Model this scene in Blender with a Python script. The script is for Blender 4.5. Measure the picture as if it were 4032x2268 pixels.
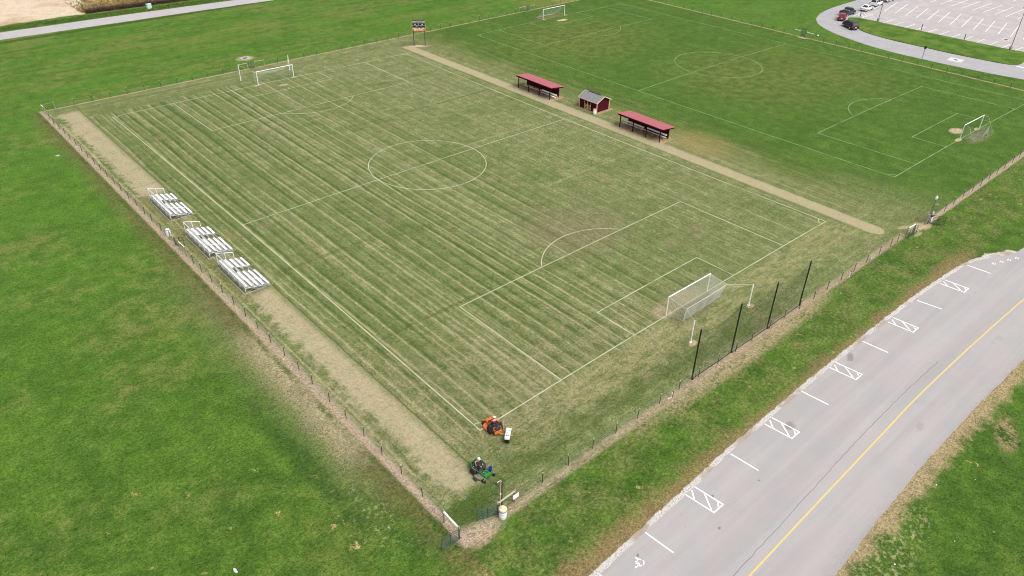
import bpy, bmesh, math, random
import numpy as np
from mathutils import Vector, Matrix, Euler
R = math.radians
random.seed(7); rng = np.random.default_rng(7)
for o in list(bpy.data.objects): bpy.data.objects.remove(o)
scn = bpy.context.scene
COL = scn.collection

# ------------------------------------------------------------------ camera
CAM_LOC = Vector((-31.1827, -38.3695, 48.5937))
CAM_ROT = Euler((0.980012, -0.0151414, -0.7256397), 'XYZ')
FPX = 2940.63
cd = bpy.data.cameras.new('camera'); cam = bpy.data.objects.new('camera', cd); COL.objects.link(cam)
cam.location = CAM_LOC; cam.rotation_euler = CAM_ROT
cd.sensor_width = 36; cd.lens = FPX/4032*36; cd.clip_start = .5; cd.clip_end = 6000
scn.camera = cam
# ------------------------------------------------------------------ light (overcast)
SUN_EL, SUN_AZ = 58, 172
w = bpy.data.worlds.new('World'); scn.world = w; w.use_nodes = True
nt = w.node_tree; bg = nt.nodes['Background']
sky = nt.nodes.new('ShaderNodeTexSky'); sky.sky_type = 'NISHITA'; sky.sun_disc = False
sky.sun_elevation = R(SUN_EL); sky.sun_rotation = R(SUN_AZ)
sky.air_density = 1.0; sky.dust_density = 6.0; sky.ozone_density = 1.0
hs = nt.nodes.new('ShaderNodeHueSaturation'); hs.inputs['Saturation'].default_value = .18
nt.links.new(sky.outputs[0], hs.inputs['Color']); nt.links.new(hs.outputs[0], bg.inputs[0])
bg.inputs[1].default_value = .15
sd = bpy.data.lights.new('sun', 'SUN'); sun = bpy.data.objects.new('sun', sd); COL.objects.link(sun)
sd.energy = 1.4; sd.angle = R(26); sd.color = (1, .965, .91)
az = R(SUN_AZ); el = R(SUN_EL)
sdir = Vector((math.sin(az)*math.cos(el), math.cos(az)*math.cos(el), math.sin(el)))
sun.rotation_euler = (-sdir).to_track_quat('-Z', 'Y').to_euler(); sun.location = (0, 0, 80)
vs = scn.view_settings; vs.view_transform = 'Standard'; vs.look = 'None'; vs.gamma = 1; vs.use_curve_mapping = False
vs.exposure = 0.41
scn.cycles.pixel_filter_type = 'BLACKMAN_HARRIS'; scn.cycles.filter_width = 1.05

CM = CAM_ROT.to_matrix()
def G(u, v, z=0.0):
    """photo pixel -> point at height z"""
    d = CM @ Vector(((u-2016)/FPX, -(v-1134)/FPX, -1)); t = (z-CAM_LOC.z)/d.z
    return CAM_LOC + d*t
ZO = {1:(0,0),2:(1344,0),3:(2688,0),4:(0,756),5:(1344,756),6:(2688,756),7:(0,1512),8:(1344,1512),9:(2688,1512)}
def gz(n, x, y, z=0.0): return G(ZO[n][0]+x/1.916667, ZO[n][1]+y/1.916667, z)

# ------------------------------------------------------------------ node helper
class NB:
    def __init__(s, name):
        s.m = bpy.data.materials.new(name); s.m.use_nodes = True; s.t = s.m.node_tree
        s.b = s.t.nodes['Principled BSDF']; s.out = s.t.nodes['Material Output']
        s._p = None
    def n(s, t, **k):
        x = s.t.nodes.new(t)
        for a, b in k.items(): setattr(x, a, b)
        return x
    def set(s, sock, v):
        if isinstance(v, bpy.types.NodeSocket): s.t.links.new(v, sock)
        elif isinstance(v, (tuple, list)) and sock.type == 'RGBA' and len(v) == 3: sock.default_value = (*v, 1)
        else: sock.default_value = v
    def m_(s, op, a, b=0., c=0.):
        x = s.n('ShaderNodeMath', operation=op)
        s.set(x.inputs[0], a); s.set(x.inputs[1], b); s.set(x.inputs[2], c); return x.outputs[0]
    def add(s, a, b): return s.m_('ADD', a, b)
    def sub(s, a, b): return s.m_('SUBTRACT', a, b)
    def mul(s, a, b): return s.m_('MULTIPLY', a, b)
    def mx(s, a, b): return s.m_('MAXIMUM', a, b)
    def mn(s, a, b): return s.m_('MINIMUM', a, b)
    def pos(s):
        if s._p is None:
            g = s.n('ShaderNodeNewGeometry'); q = s.n('ShaderNodeSeparateXYZ'); s.t.links.new(g.outputs['Position'], q.inputs[0])
            s._p = (g.outputs['Position'], q.outputs[0], q.outputs[1], q.outputs[2])
        return s._p
    def vec(s, x, y, z=0.):
        c = s.n('ShaderNodeCombineXYZ'); s.set(c.inputs[0], x); s.set(c.inputs[1], y); s.set(c.inputs[2], z); return c.outputs[0]
    def noise(s, scale, detail=2., rough=.5, vec=None, dist=0.):
        x = s.n('ShaderNodeTexNoise'); s.set(x.inputs['Vector'], vec if vec is not None else s.pos()[0])
        s.set(x.inputs['Scale'], scale); s.set(x.inputs['Detail'], detail); s.set(x.inputs['Roughness'], rough); s.set(x.inputs['Distortion'], dist)
        return x.outputs['Fac']
    def white(s, x, off=0.):
        k = s.n('ShaderNodeTexWhiteNoise', noise_dimensions='1D'); s.set(k.inputs['W'], s.add(x, off)); return k.outputs['Value']
    def voro(s, scale, vec=None, rnd=1.):
        x = s.n('ShaderNodeTexVoronoi'); s.set(x.inputs['Vector'], vec if vec is not None else s.pos()[0]); s.set(x.inputs['Scale'], scale); s.set(x.inputs['Randomness'], rnd)
        return x.outputs['Distance']
    def ss(s, a, b, x, lo=0., hi=1.):
        k = s.n('ShaderNodeMapRange', interpolation_type='SMOOTHSTEP')
        s.set(k.inputs[0], x); s.set(k.inputs[1], a); s.set(k.inputs[2], b); s.set(k.inputs[3], lo); s.set(k.inputs[4], hi); return k.outputs[0]
    def mix(s, a, b, f, mode='MIX'):
        k = s.n('ShaderNodeMix', data_type='RGBA', blend_type=mode); k.clamp_factor = True
        s.set(k.inputs[0], f); s.set(k.inputs[6], a); s.set(k.inputs[7], b); return k.outputs[2]
    def scale(s, c, f):
        k = s.n('ShaderNodeVectorMath', operation='SCALE'); s.set(k.inputs[0], c); s.set(k.inputs['Scale'], f); return k.outputs[0]
    def box(s, x0, x1, y0, y1, jit, soft):
        _, X, Y, _z = s.pos()
        dx = s.sub(s.m_('ABSOLUTE', s.sub(X, (x0+x1)/2)), (x1-x0)/2)
        dy = s.sub(s.m_('ABSOLUTE', s.sub(Y, (y0+y1)/2)), (y1-y0)/2)
        return s.ss(soft, -soft, s.add(s.mx(dx, dy), jit))
    def ell(s, cx, cy, rx, ry, ang, jit, soft):
        _, X, Y, _z = s.pos(); c, n_ = math.cos(R(ang)), math.sin(R(ang))
        a = s.sub(X, cx); b = s.sub(Y, cy)
        u = s.mul(s.add(s.mul(a, c), s.mul(b, n_)), 1/rx); v = s.mul(s.sub(s.mul(b, c), s.mul(a, n_)), 1/ry)
        r = s.m_('SQRT', s.add(s.mul(u, u), s.mul(v, v)))
        return s.ss(1+soft, 1-soft, s.add(r, jit))
    def finish(s, col, rough=.9, bump=None, bstr=.3, bdist=.05, metal=0., spec=None):
        s.set(s.b.inputs['Base Color'], col); s.set(s.b.inputs['Roughness'], rough); s.set(s.b.inputs['Metallic'], metal)
        if spec is not None: s.b.inputs['Specular IOR Level'].default_value = spec
        if bump is not None:
            k = s.n('ShaderNodeBump'); s.set(k.inputs['Height'], bump); k.inputs['Strength'].default_value = bstr; k.inputs['Distance'].default_value = bdist
            s.t.links.new(k.outputs[0], s.b.inputs['Normal'])
        return s.m
def sub_(n, f, a): return n.mul(n.sub(f, .5), a)     # centred noise * amplitude

def plain(name, col, rough=.6, metal=0., var=.12, scale=3., spec=.25, dirt=None):
    n = NB(name)
    g = n.n('ShaderNodeTexCoord').outputs['Object']
    f = n.noise(scale, 4, .6, vec=g); f2 = n.noise(scale*7, 3, .6, vec=g)
    k = n.add(1-var, n.mul(n.add(n.mul(f, .6), n.mul(f2, .4)), 2*var))
    c = n.scale(col, k)
    if dirt: c = n.mix(c, dirt, n.ss(.52, .75, n.noise(scale*1.7, 5, .65, vec=g), 0, .7))
    return n.finish(c, n.add(rough-.06, n.mul(f, .12)), metal=metal, spec=spec)

# ------------------------------------------------------------------ mesh builder
class MB:
    def __init__(s): s.v = []; s.f = []; s.mi = []; s.M = Matrix.Identity(4); s.cur = 0
    def _add(s, vs, fs):
        b = len(s.v); s.v += [tuple(s.M @ Vector(p)) for p in vs]
        s.f += [tuple(i+b for i in f) for f in fs]; s.mi += [s.cur]*len(fs); return s
    def box(s, c, d, rot=None, bev=0.):
        x, y, z = d[0]/2, d[1]/2, d[2]/2
        m = Matrix.Translation(c) @ (Euler(rot).to_matrix().to_4x4() if rot else Matrix.Identity(4))
        if bev:
            b = bev; P = []
            for zz, i in ((-z, b), (-z+b, 0), (z-b, 0), (z, b)):
                a, e = x-i, y-i; k = b
                P += [(-a, -e+k, zz), (-a+k, -e, zz), (a-k, -e, zz), (a, -e+k, zz), (a, e-k, zz), (a-k, e, zz), (-a+k, e, zz), (-a, e-k, zz)]
            F = [tuple(range(7, -1, -1)), tuple(range(24, 32))]
            for r in range(3):
                for i in range(8): j = (i+1) % 8; F.append((r*8+i, r*8+j, r*8+8+j, r*8+8+i))
            return s._add([m @ Vector(p) for p in P], F)
        P = [(-x,-y,-z),(x,-y,-z),(x,y,-z),(-x,y,-z),(-x,-y,z),(x,-y,z),(x,y,z),(-x,y,z)]
        return s._add([m @ Vector(p) for p in P], [(0,3,2,1),(4,5,6,7),(0,1,5,4),(1,2,6,5),(2,3,7,6),(3,0,4,7)])
    def tube(s, pts, r, n=8, cap=True, flat=None):
        pts = [Vector(p) for p in pts]; V = []; F = []; rs = r if isinstance(r, (list, tuple)) else [r]*len(pts)
        prev = None
        for i, p in enumerate(pts):
            a = pts[max(i-1, 0)]; b = pts[min(i+1, len(pts)-1)]; t = (b-a).normalized()
            if prev is None:
                up = Vector((0, 0, 1)) if abs(t.z) < .9 else Vector((1, 0, 0)); x = t.cross(up).normalized()
            else: x = (prev - t*prev.dot(t)).normalized()
            prev = x; y = t.cross(x)
            for k in range(n):
                an = 2*math.pi*(k+.5)/n; V.append(p + (x*math.cos(an)+y*math.sin(an))*rs[i])
        for i in range(len(pts)-1):
            for k in range(n): j = (k+1) % n; F.append((i*n+k, i*n+j, i*n+n+j, i*n+n+k))
        if cap: F.append(tuple(range(n-1, -1, -1))); F.append(tuple(range(len(V)-n, len(V))))
        return s._add(V, F)
    def cyl(s, a, b, r, n=16, r2=None): return s.tube([a, b], [r, r if r2 is None else r2], n)
    def lathe(s, prof, n=20, c=(0,0,0)):
        V = []; F = []
        for r, z in prof:
            for k in range(n): a = 2*math.pi*k/n; V.append((c[0]+r*math.cos(a), c[1]+r*math.sin(a), c[2]+z))
        for i in range(len(prof)-1):
            for k in range(n): j = (k+1) % n; F.append((i*n+k, i*n+j, i*n+n+j, i*n+n+k))
        F.append(tuple(range(n-1, -1, -1))); F.append(tuple(range(len(V)-n, len(V))))
        return s._add(V, F)
    def sph(s, c, r, n=10, sc=(1,1,1)):
        V = []; F = []; m = n//2+1
        for i in range(m+1):
            t = math.pi*i/m
            for k in range(n): a = 2*math.pi*k/n; V.append((c[0]+r*sc[0]*math.sin(t)*math.cos(a), c[1]+r*sc[1]*math.sin(t)*math.sin(a), c[2]-r*sc[2]*math.cos(t)))
        for i in range(m):
            for k in range(n): j = (k+1) % n; F.append((i*n+k, i*n+j, i*n+n+j, i*n+n+k))
        return s._add(V, F)
    def prism(s, poly, z0, z1):
        n = len(poly); V = [(x, y, z0) for x, y in poly]+[(x, y, z1) for x, y in poly]
        return s._add(V, [tuple(range(n-1, -1, -1)), tuple(range(n, 2*n))]+[(i, (i+1) % n, n+(i+1) % n, n+i) for i in range(n)])
    def extr(s, poly3, d):
        n = len(poly3); d = Vector(d); V = [Vector(p) for p in poly3]; V += [p+d for p in V]
        return s._add(V, [tuple(range(n-1, -1, -1)), tuple(range(n, 2*n))]+[(i, (i+1) % n, n+(i+1) % n, n+i) for i in range(n)])
    def quad(s, *p): return s._add(p, [tuple(range(len(p)))])
    def strip(s, pts, wd, z):
        pts = [Vector((p[0], p[1], 0)) for p in pts]; V = []; n = len(pts)
        for i, p in enumerate(pts):
            t = (pts[min(i+1, n-1)]-pts[max(i-1, 0)]).normalized(); q = Vector((-t.y, t.x, 0))*wd/2
            V += [(p.x+q.x, p.y+q.y, z), (p.x-q.x, p.y-q.y, z)]
        return s._add(V, [(2*i, 2*i+1, 2*i+3, 2*i+2) for i in range(n-1)])
    def build(s, name, mats, parent=None, smooth=False, bevel=0.):
        me = bpy.data.meshes.new(name); me.from_pydata(s.v, [], s.f)
        for m in (mats if isinstance(mats, (list, tuple)) else [mats]): me.materials.append(m)
        me.polygons.foreach_set('material_index', s.mi)
        bm = bmesh.new(); bm.from_mesh(me); bmesh.ops.recalc_face_normals(bm, faces=bm.faces); bm.to_mesh(me); bm.free()
        if smooth:
            me.polygons.foreach_set('use_smooth', [True]*len(me.polygons)); me.set_sharp_from_angle(angle=R(40))
        o = bpy.data.objects.new(name, me); COL.objects.link(o)
        if parent: o.parent = parent
        if bevel:
            b = o.modifiers.new('bevel', 'BEVEL'); b.width = bevel; b.segments = 2; b.limit_method = 'ANGLE'
        return o
def tag(o, label=None, cat=None, group=None, kind=None):
    if label: o['label'] = label
    if cat: o['category'] = cat
    if group: o['group'] = group
    if kind: o['kind'] = kind
    return o
def thing(name, label, cat, loc=(0,0,0), rz=0., group=None):
    o = bpy.data.objects.new(name, None); COL.objects.link(o); o.location = loc; o.rotation_euler = (0, 0, rz); o.empty_display_size = .3
    return tag(o, label, cat, group)
def copy_tree(o, parent=None):
    c = o.copy(); COL.objects.link(c)
    if parent: c.parent = parent
    for ch in o.children: copy_tree(ch, c)
    return c

# ------------------------------------------------------------------ GROUND
DKL = (.060, .078, .020); PLL = (.25, .215, .115)
TURN = ((17.0, -2, 17, DKL), (35.8, -3, 12, DKL), (32.2, 38, 56, PLL), (69.8, 30, 62, DKL), (51.3, 36, 56, PLL), (85.5, 42, 60, DKL))
def ground_noises(name):
    n = NB(name); P, X, Y, Z = n.pos()
    nA = n.noise(.03, 3, .55); nB = n.noise(.13, 4, .6); nC = n.noise(.55, 5, .62); nD = n.noise(2.6, 4, .65); nE = n.noise(8.5, 4, .7); nF = n.noise(22, 3, .7)
    nG = n.noise(5.0, 3, .8, vec=n.vec(n.mul(X, 1.2), n.add(Y, 31.)))
    return n, X, Y, nA, nB, nC, nD, nE, nF, nG
def lawn_material():
    n, X, Y, nA, nB, nC, nD, nE, nF, nG = ground_noises('ground')
    # ---- lawn (outside)
    lawn = n.mix((.044, .098, .010), (.068, .136, .015), n.ss(.32, .68, n.add(n.mul(nB, .6), n.mul(nC, .4))))
    lawn = n.mix(lawn, (.060, .136, .014), n.mul(n.ss(25, 75, Y), n.ss(.35, .6, nB, .2, .75)))
    lawn = n.mix(lawn, (.036, .086, .012), n.ss(.5, .72, n.noise(.3, 4, .6), 0, .5))
    lawn = n.mix(lawn, (.135, .135, .040), n.ss(.47, .66, n.add(n.mul(n.noise(.06, 4, .6, vec=n.vec(n.add(X, 40.), n.mul(Y, 1.5))), .6), n.mul(nC, .4)), 0, n.ss(75, 25, n.add(X, n.mul(Y, -.8)), .2, .7)))
    lawn = n.mix(lawn, n.mix((.030, .074, .008), (.062, .112, .014), n.ss(.36, .62, n.add(n.mul(nB, .45), n.mul(nC, .55)))), n.mul(n.ss(34, -6, n.add(Y, sub_(n, nA, 30.))), .72))
    # mower passes on the far lawn run along X
    pl = n.noise(1., 3, .6, vec=n.vec(n.mul(X, .016), n.mul(Y, .33)))
    farm = n.ss(105, 116, Y)
    lawn = n.mix(lawn, (.11, .135, .024), n.mul(n.ss(.48, .68, pl, 0, .55), farm))
    lawn = n.mix(lawn, (.036, .088, .007), n.mul(n.ss(.46, .34, pl, 0, .35), farm))
    # straw tufts
    straw = n.mul(n.ss(.675, .74, n.noise(.75, 2, .4)), n.ss(.45, .6, n.add(n.mul(nD, .5), n.mul(nE, .5))))
    lawn = n.mix(lawn, (.33, .24, .10), n.mul(straw, n.ss(20, 4, Y)))
    # bleached clover patch near the corner
    cl = n.mul(n.ell(-13.1, -1.6, 1.9, 4.4, 4, sub_(n, nC, 2.4), .6), n.ss(.53, .66, n.add(n.mul(nD, .6), n.mul(nE, .4))))
    lawn = n.mix(lawn, (.30, .29, .19), n.mul(cl, .75))
    # dry margins on the west lawn next to the fence
    dF = n.sub(-8.75, X); wl = n.mul(n.ss(0., .4, dF), n.ss(111, 109, Y))
    dull = n.mul(n.mul(n.ss(7.0, 1.5, n.add(dF, sub_(n, nC, 6.))), wl), n.mul(n.ss(-6, 4, n.add(Y, sub_(n, nB, 8.))), n.ss(50, 30, n.add(Y, sub_(n, nB, 14.)))))
    lawn = n.mix(lawn, (.115, .118, .052), n.mul(dull, n.ss(.3, .6, n.add(n.mul(nC, .5), n.mul(nD, .5)), .25, .85)))
    dnar = n.mul(n.ss(3.6, .6, n.add(dF, sub_(n, nC, 4.))), wl); lawn = n.mix(lawn, (.105, .088, .035), n.mul(dnar, n.ss(.35, .6, nD, .35, .85)))
    dw = n.mul(n.mul(n.ss(4.2, 1.4, n.add(dF, sub_(n, nC, 4.2))), wl), n.mul(n.ss(2, 7, n.add(Y, sub_(n, nB, 9.))), n.ss(31, 23, n.add(Y, sub_(n, nB, 9.)))))
    lawn = n.mix(lawn, n.mix((.22, .185, .10), (.33, .285, .18), nE), n.mul(dw, n.ss(.32, .55, n.add(n.mul(nC, .4), n.mul(nE, .6)), .2, .78)))
    lawn = n.mix(lawn, (.026, .062, .008), n.mul(n.ell(-14.3, 7.5, 1.0, 8.5, 4, sub_(n, nC, 1.2), .5), .6))
    # the grass shoulder between the fence and the near road
    sv = n.box(-70, 140, -17.2, -9.0, sub_(n, nC, .8), .3)
    dry2 = n.mul(sv, n.ss(.42, .66, n.add(n.mul(n.noise(.35, 4, .6), .6), n.mul(nD, .4))))
    lawn = n.mix(lawn, (.17, .145, .062), n.mul(dry2, .5))
    edge = n.mul(n.ss(-14.4, -16.4, n.add(Y, sub_(n, nC, 3.5))), n.mul(n.ss(-17.9, -17.0, Y), n.ss(72, 62, X)))
    lawn = n.mix(lawn, n.mix((.13, .088, .04), (.24, .17, .085), nE), n.mul(edge, n.ss(.33, .55, nE, .3, 1.)))
    # beyond the near road
    er = n.mul(n.ss(-30.6, -29.2, n.add(Y, sub_(n, nC, 3.2))), n.ss(-28, -28.6, Y))
    lawn = n.mix(lawn, n.mix((.20, .14, .075), (.33, .26, .15), nE), n.mul(er, n.ss(.3, .5, nE, .55, .95)))
    bare = n.ell(36.0, -32.0, 2.6, .9, 20, n.add(sub_(n, nC, 2.2), sub_(n, nD, 1.)), .5)
    lawn = n.mix(lawn, (.27, .18, .11), n.mul(n.mul(bare, n.ss(.40, .56, n.add(n.mul(nC, .5), n.mul(nD, .5)))), .85))
    worn = n.mul(n.ell(12., -31.3, 9, 1.5, 3, sub_(n, nC, 1.2), .5), n.ss(.5, .6, nD))
    lawn = n.mix(lawn, (.24, .225, .12), n.mul(worn, .6))
    corn = n.mul(n.ell(-13.5, -13.2, 4.5, 1.2, 15, sub_(n, nC, 1.2), .5), n.ss(.45, .6, n.add(n.mul(nD, .5), n.mul(nE, .5))))
    lawn = n.mix(lawn, (.36, .28, .16), n.mul(corn, .8))
    col = lawn
    # outside the south fence a rough tan margin by the netting
    tm = n.mul(n.ell(29, -9.5, 16, 1.15, 0, sub_(n, nC, 1.1), .45), n.ss(-8.7, -9.1, Y))
    col = n.mix(col, n.mix((.20, .16, .085), (.31, .255, .155), nE), n.mul(n.mul(tm, n.ss(.34, .52, n.add(n.mul(nC, .5), n.mul(nD, .5)), .35, 1.)), .85))
    pale = n.mix((.36, .255, .165), (.47, .36, .25), nE)
    for (cx, cy, rx, ry, ang, st_) in ((32.3, 117.2, 1.9, 1.5, 0, .6), (69.2, -8.7, 2.6, 1.1, 0, .85), (70.3, -9.8, 1.2, .5, 0, .6), (67.2, -10.0, 1.0, .3, 0, .5)):
        col = n.mix(col, pale, n.mul(n.ell(cx, cy, rx, ry, ang, n.add(sub_(n, nC, 1.3), n.add(sub_(n, nD, .9), sub_(n, nE, .7))), .22), n.mul(n.ss(.3, .5, nE, .55, 1.), st_)))
    # ---- mulch under the fences
    mul = n.mix((.20, .142, .10), (.40, .31, .235), n.ss(.35, .62, n.add(n.mul(nE, .5), n.mul(nF, .5))))
    jm = n.add(sub_(n, nD, .55), sub_(n, nC, .5))
    mulS = n.mix((.185, .135, .085), (.325, .255, .175), n.ss(.32, .62, n.add(n.mul(nE, .5), n.mul(nF, .5))))
    col = n.mix(col, mul, n.mul(n.box(-9.1, -8.4, -9.2, 110.6, jm, .16), .88))
    col = n.mix(col, mulS, n.mul(n.box(-4.8, 65.8, -9.2, -8.35, jm, .2), n.mul(n.ss(.3, .5, nC, .5, .9), n.ss(0, 30, X, .7, 1.))))
    col = n.mix(col, mul, n.mul(n.box(71.0, 144, -9.75, -9.0, jm, .14), .9))
    for b in ((-9, 142.3, 110.0, 110.55), (141.7, 142.25, -9, 110.4)):
        col = n.mix(col, (.30, .225, .13), n.mul(n.box(*b, sub_(n, nD, .5), .12), .9))
    col = n.mix(col, mul, n.mul(n.ell(-7.3, -8.65, 2.0, .85, -14, n.add(sub_(n, nC, 1.5), n.add(sub_(n, nD, .8), sub_(n, nE, .6))), .5), n.ss(.3, .55, nD, .4, .85)))
    col = n.mix(col, (.33, .24, .16), n.mul(n.ell(-7.5, -9.3, 1.2, .6, 0, n.add(sub_(n, nC, 1.4), sub_(n, nE, .8)), .4), .55))
    rough_m = n.mul(n.box(-9.8, -9.2, -9, 110, sub_(n, nD, .8), .2), n.ss(.45, .6, nC)); col = n.mix(col, (.030, .062, .008), n.mul(rough_m, .7))
    # ---- far side of the far road : stubble and weeds
    stub = n.box(-200, 20.5, 176.3, 400, n.add(sub_(n, nB, 8.), sub_(n, nC, 2.)), .6)
    stubc = n.mix((.42, .33, .24), (.53, .44, .33), n.noise(1., 4, .7, vec=n.vec(n.mul(X, .25), n.mul(Y, 1.0))))
    stubc = n.mix(stubc, (.33, .235, .145), n.ss(.5, .6, n.noise(.045, 4, .55, vec=n.vec(X, n.mul(Y, .6))), 0, .9))
    weed = n.box(20, 260, 175.5, 400, sub_(n, nB, 7.), 1.)
    col = n.mix(col, n.mix((.10, .075, .04), (.30, .215, .075), n.ss(.4, .6, nB)), weed)
    col = n.mix(col, stubc, stub)
    ww = n.ell(150, 113, 34, 10, -8, sub_(n, nB, 1.3), .4); col = n.mix(col, (.20, .165, .05), n.mul(ww, .7))
    dr = n.box(-200, 120, 160.0, 161.9, sub_(n, nC, .5), .2); col = n.mix(col, (.030, .062, .006), n.mul(dr, .8))
    # ---- grain
    nH = n.noise(4.2, 3, .75, vec=n.vec(n.add(X, n.mul(Y, .4)), n.mul(Y, 1.5)))
    g = n.add(n.mul(nD, .22), n.add(n.mul(nE, .26), n.add(n.mul(nG, .22), n.mul(nH, .30))))
    gr = n.mul(n.ss(.36, .64, g, .36, 1.66), n.ss(.3, .7, nC, .90, 1.10))
    col = n.scale(col, gr)
    col = n.mix(col, n.mix((.16, .15, .05), (.035, .05, .01), n.ss(.45, .55, nC)), n.ss(.60, .74, nF, 0, .30))
    h = n.add(n.mul(nE, .6), n.mul(nD, .5))
    return n.finish(col, .95, h, .55, .10, spec=.15)
def pitch_material():
    n, X, Y, nA, nB, nC, nD, nE, nF, nG = ground_noises('pitch_turf')
    # ---- second pitch : deep green, yellowed middle
    p2 = n.mix((.043, .092, .011), (.066, .118, .018), n.ss(.35, .65, n.add(n.mul(nB, .6), n.mul(nC, .4))))
    s2 = n.noise(1., 3, .6, vec=n.vec(n.mul(X, .30), n.mul(Y, .012)))
    p2 = n.mix(p2, (.038, .088, .010), n.ss(.45, .62, s2, 0, .4))
    y2 = n.mx(n.ell(121, 36, 10, 15, -8, sub_(n, nB, 1.4), .8), n.mx(n.ell(106, 42, 14, 16, 0, sub_(n, nB, 1.6), .8), n.ell(98, 84, 18, 14, 0, sub_(n, nB, 1.6), .7)))
    p2 = n.mix(p2, (.128, .128, .036), n.mul(y2, n.ss(.35, .64, nC, .15, .5)))
    # ---- first pitch : dry, striped along Y
    jx = n.add(X, n.add(sub_(n, n.noise(.025, 1, .5), 1.3), sub_(n, n.noise(.3, 2, .5), .22)))
    stA = n.noise(1., 4, .72, vec=n.vec(n.mul(jx, .62), n.mul(Y, .010), 3.7), )
    stB = n.noise(1., 3, .7, vec=n.vec(n.mul(jx, 1.9), n.mul(Y, .02), 8.1))
    st = n.add(n.mul(stA, .62), n.mul(stB, .38))
    stX = n.noise(1., 4, .7, vec=n.vec(n.mul(X, .012), n.mul(Y, .75), 5.)); stX2 = n.noise(1., 3, .6, vec=n.vec(n.mul(X, .03), n.mul(Y, 2.0), 1.))
    sty = n.add(n.mul(stX, .65), n.mul(stX2, .35))
    head = n.mx(n.ss(-.2, -1.4, n.add(Y, sub_(n, nC, 1.2))), n.ss(101.5, 103.5, n.add(Y, sub_(n, nC, 2.))))
    st = n.add(n.mul(st, n.sub(1., head)), n.mul(sty, head))
    amp = n.mul(n.ss(46, 14, X, .30, 1.), n.ss(0, 110, Y, 1., .85))
    stc = n.add(.505, n.mul(n.mul(n.sub(st, .5), amp), .9))
    clip = n.noise(1., 5, .75, vec=n.vec(n.mul(X, 2.6), n.mul(Y, .8), 2.))
    clip2 = n.noise(1., 4, .75, vec=n.vec(n.mul(X, .9), n.mul(Y, 2.4), 6.)); clip = n.add(n.mul(clip, n.sub(1., head)), n.mul(clip2, head))
    u_ = n.mul(jx, 1/1.62); fl = n.m_('FLOOR', u_); fr = n.m_('FRACT', u_)
    al = n.ss(.35, .62, n.noise(1., 3, .6, vec=n.vec(n.mul(fl, 7.3), n.mul(Y, .03))), .5, 1.)
    fr3 = n.m_('FRACT', n.add(n.mul(u_, 2.6), .3)); l3 = n.mul(n.ss(.26, .06, n.m_('ABSOLUTE', n.sub(fr3, .5))), n.sub(n.noise(1., 2, .5, vec=n.vec(n.mul(n.m_('FLOOR', n.add(n.mul(u_, 2.6), .3)), 5.1), n.mul(Y, .03))), .5))
    lp = n.mul(n.ss(.12, .03, n.m_('ABSOLUTE', n.sub(fr, .2))), n.add(.35, n.mul(n.white(fl, 3.1), .65))); ld = n.mul(n.ss(.20, .04, n.m_('ABSOLUTE', n.sub(fr, .48))), n.add(.3, n.mul(n.white(fl, 9.7), .7)))
    pas = n.mul(n.sub(n.white(fl, 21.), .5), .04)
    lines = n.mul(n.mul(n.add(n.sub(n.mul(lp, .13), n.mul(ld, .135)), n.add(pas, n.mul(l3, .16))), n.mul(al, amp)), n.sub(1., head))
    v = n.add(lines, n.add(n.mul(stc, .60), n.add(n.mul(clip, .18), n.add(n.mul(nC, .10), n.mul(nE, .12)))))
    v = n.add(v, n.ss(20, 70, n.add(X, n.mul(Y, .25)), 0., .018))
    p1 = n.mix((.055, .090, .021), (.108, .134, .046), n.ss(.39, .492, v))
    p1 = n.mix(p1, (.238, .222, .118), n.ss(.49, .60, v))
    # greener and browner islands
    p1 = n.mix(p1, (.070, .105, .022), n.mul(n.ss(.52, .68, n.noise(.09, 4, .65)), .55))
    p1 = n.mix(p1, (.17, .135, .075), n.mul(n.ss(.56, .72, n.noise(.16, 4, .65, vec=n.vec(X, n.add(Y, 50.)))), .55))
    p1 = n.mix(p1, (.17, .135, .08), n.mul(n.ell(33, 20.5, 7, 6, 0, sub_(n, nC, 1.), .6), .45))
    # dark mower turning lines across the stripes
    for (yy, x0, x1, cc) in TURN:
        ln = n.ss(.42, .08, n.m_('ABSOLUTE', n.add(n.sub(Y, yy), sub_(n, nC, 1.0))))
        ln = n.mul(ln, n.mul(n.ss(x0, x0+3, X), n.ss(x1, x1-3, X)))
        p1 = n.mix(p1, cc, n.mul(ln, n.ss(.35, .55, nB, .15, .62)))
    spl = n.mul(n.box(8, 62, -4.4, -.4, sub_(n, nC, 2.), .8), n.ss(.40, .60, n.noise(1., 4, .7, vec=n.vec(n.mul(X, .35), n.mul(Y, 1.2), 9.))))
    p1 = n.mix(p1, (.225, .215, .095), n.mul(spl, .75))
    dk = n.box(-3, 26, -6.7, -4.7, sub_(n, nC, 2.2), .7)
    p1 = n.mix(p1, (.060, .082, .020), n.mul(dk, .6))
    p1 = n.mix(p1, (.20, .168, .095), n.mul(n.mul(n.ss(26, 4, n.add(Y, n.mul(X, .5))), n.ss(-6, -3, n.add(Y, sub_(n, nC, 2.)))), n.ss(.40, .62, n.add(n.mul(clip, .5), n.mul(nC, .5)), .05, .65)))
    # corner of lush grass
    p1 = n.mix(p1, (.042, .075, .012), n.mul(n.ell(-6.2, -6.3, 3.2, 1.6, 15, sub_(n, nC, 1.2), .5), .85))
    # ---- combine pitches / lawn
    f1m = n.ss(74.5, 64.5, n.add(X, n.add(sub_(n, nC, 10.), sub_(n, nB, 7.))))
    dryS = n.mul(n.ss(85, 68, n.add(X, sub_(n, nC, 9.))), n.ss(14, -4, n.add(Y, sub_(n, nC, 8.))))
    col = p2
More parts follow.
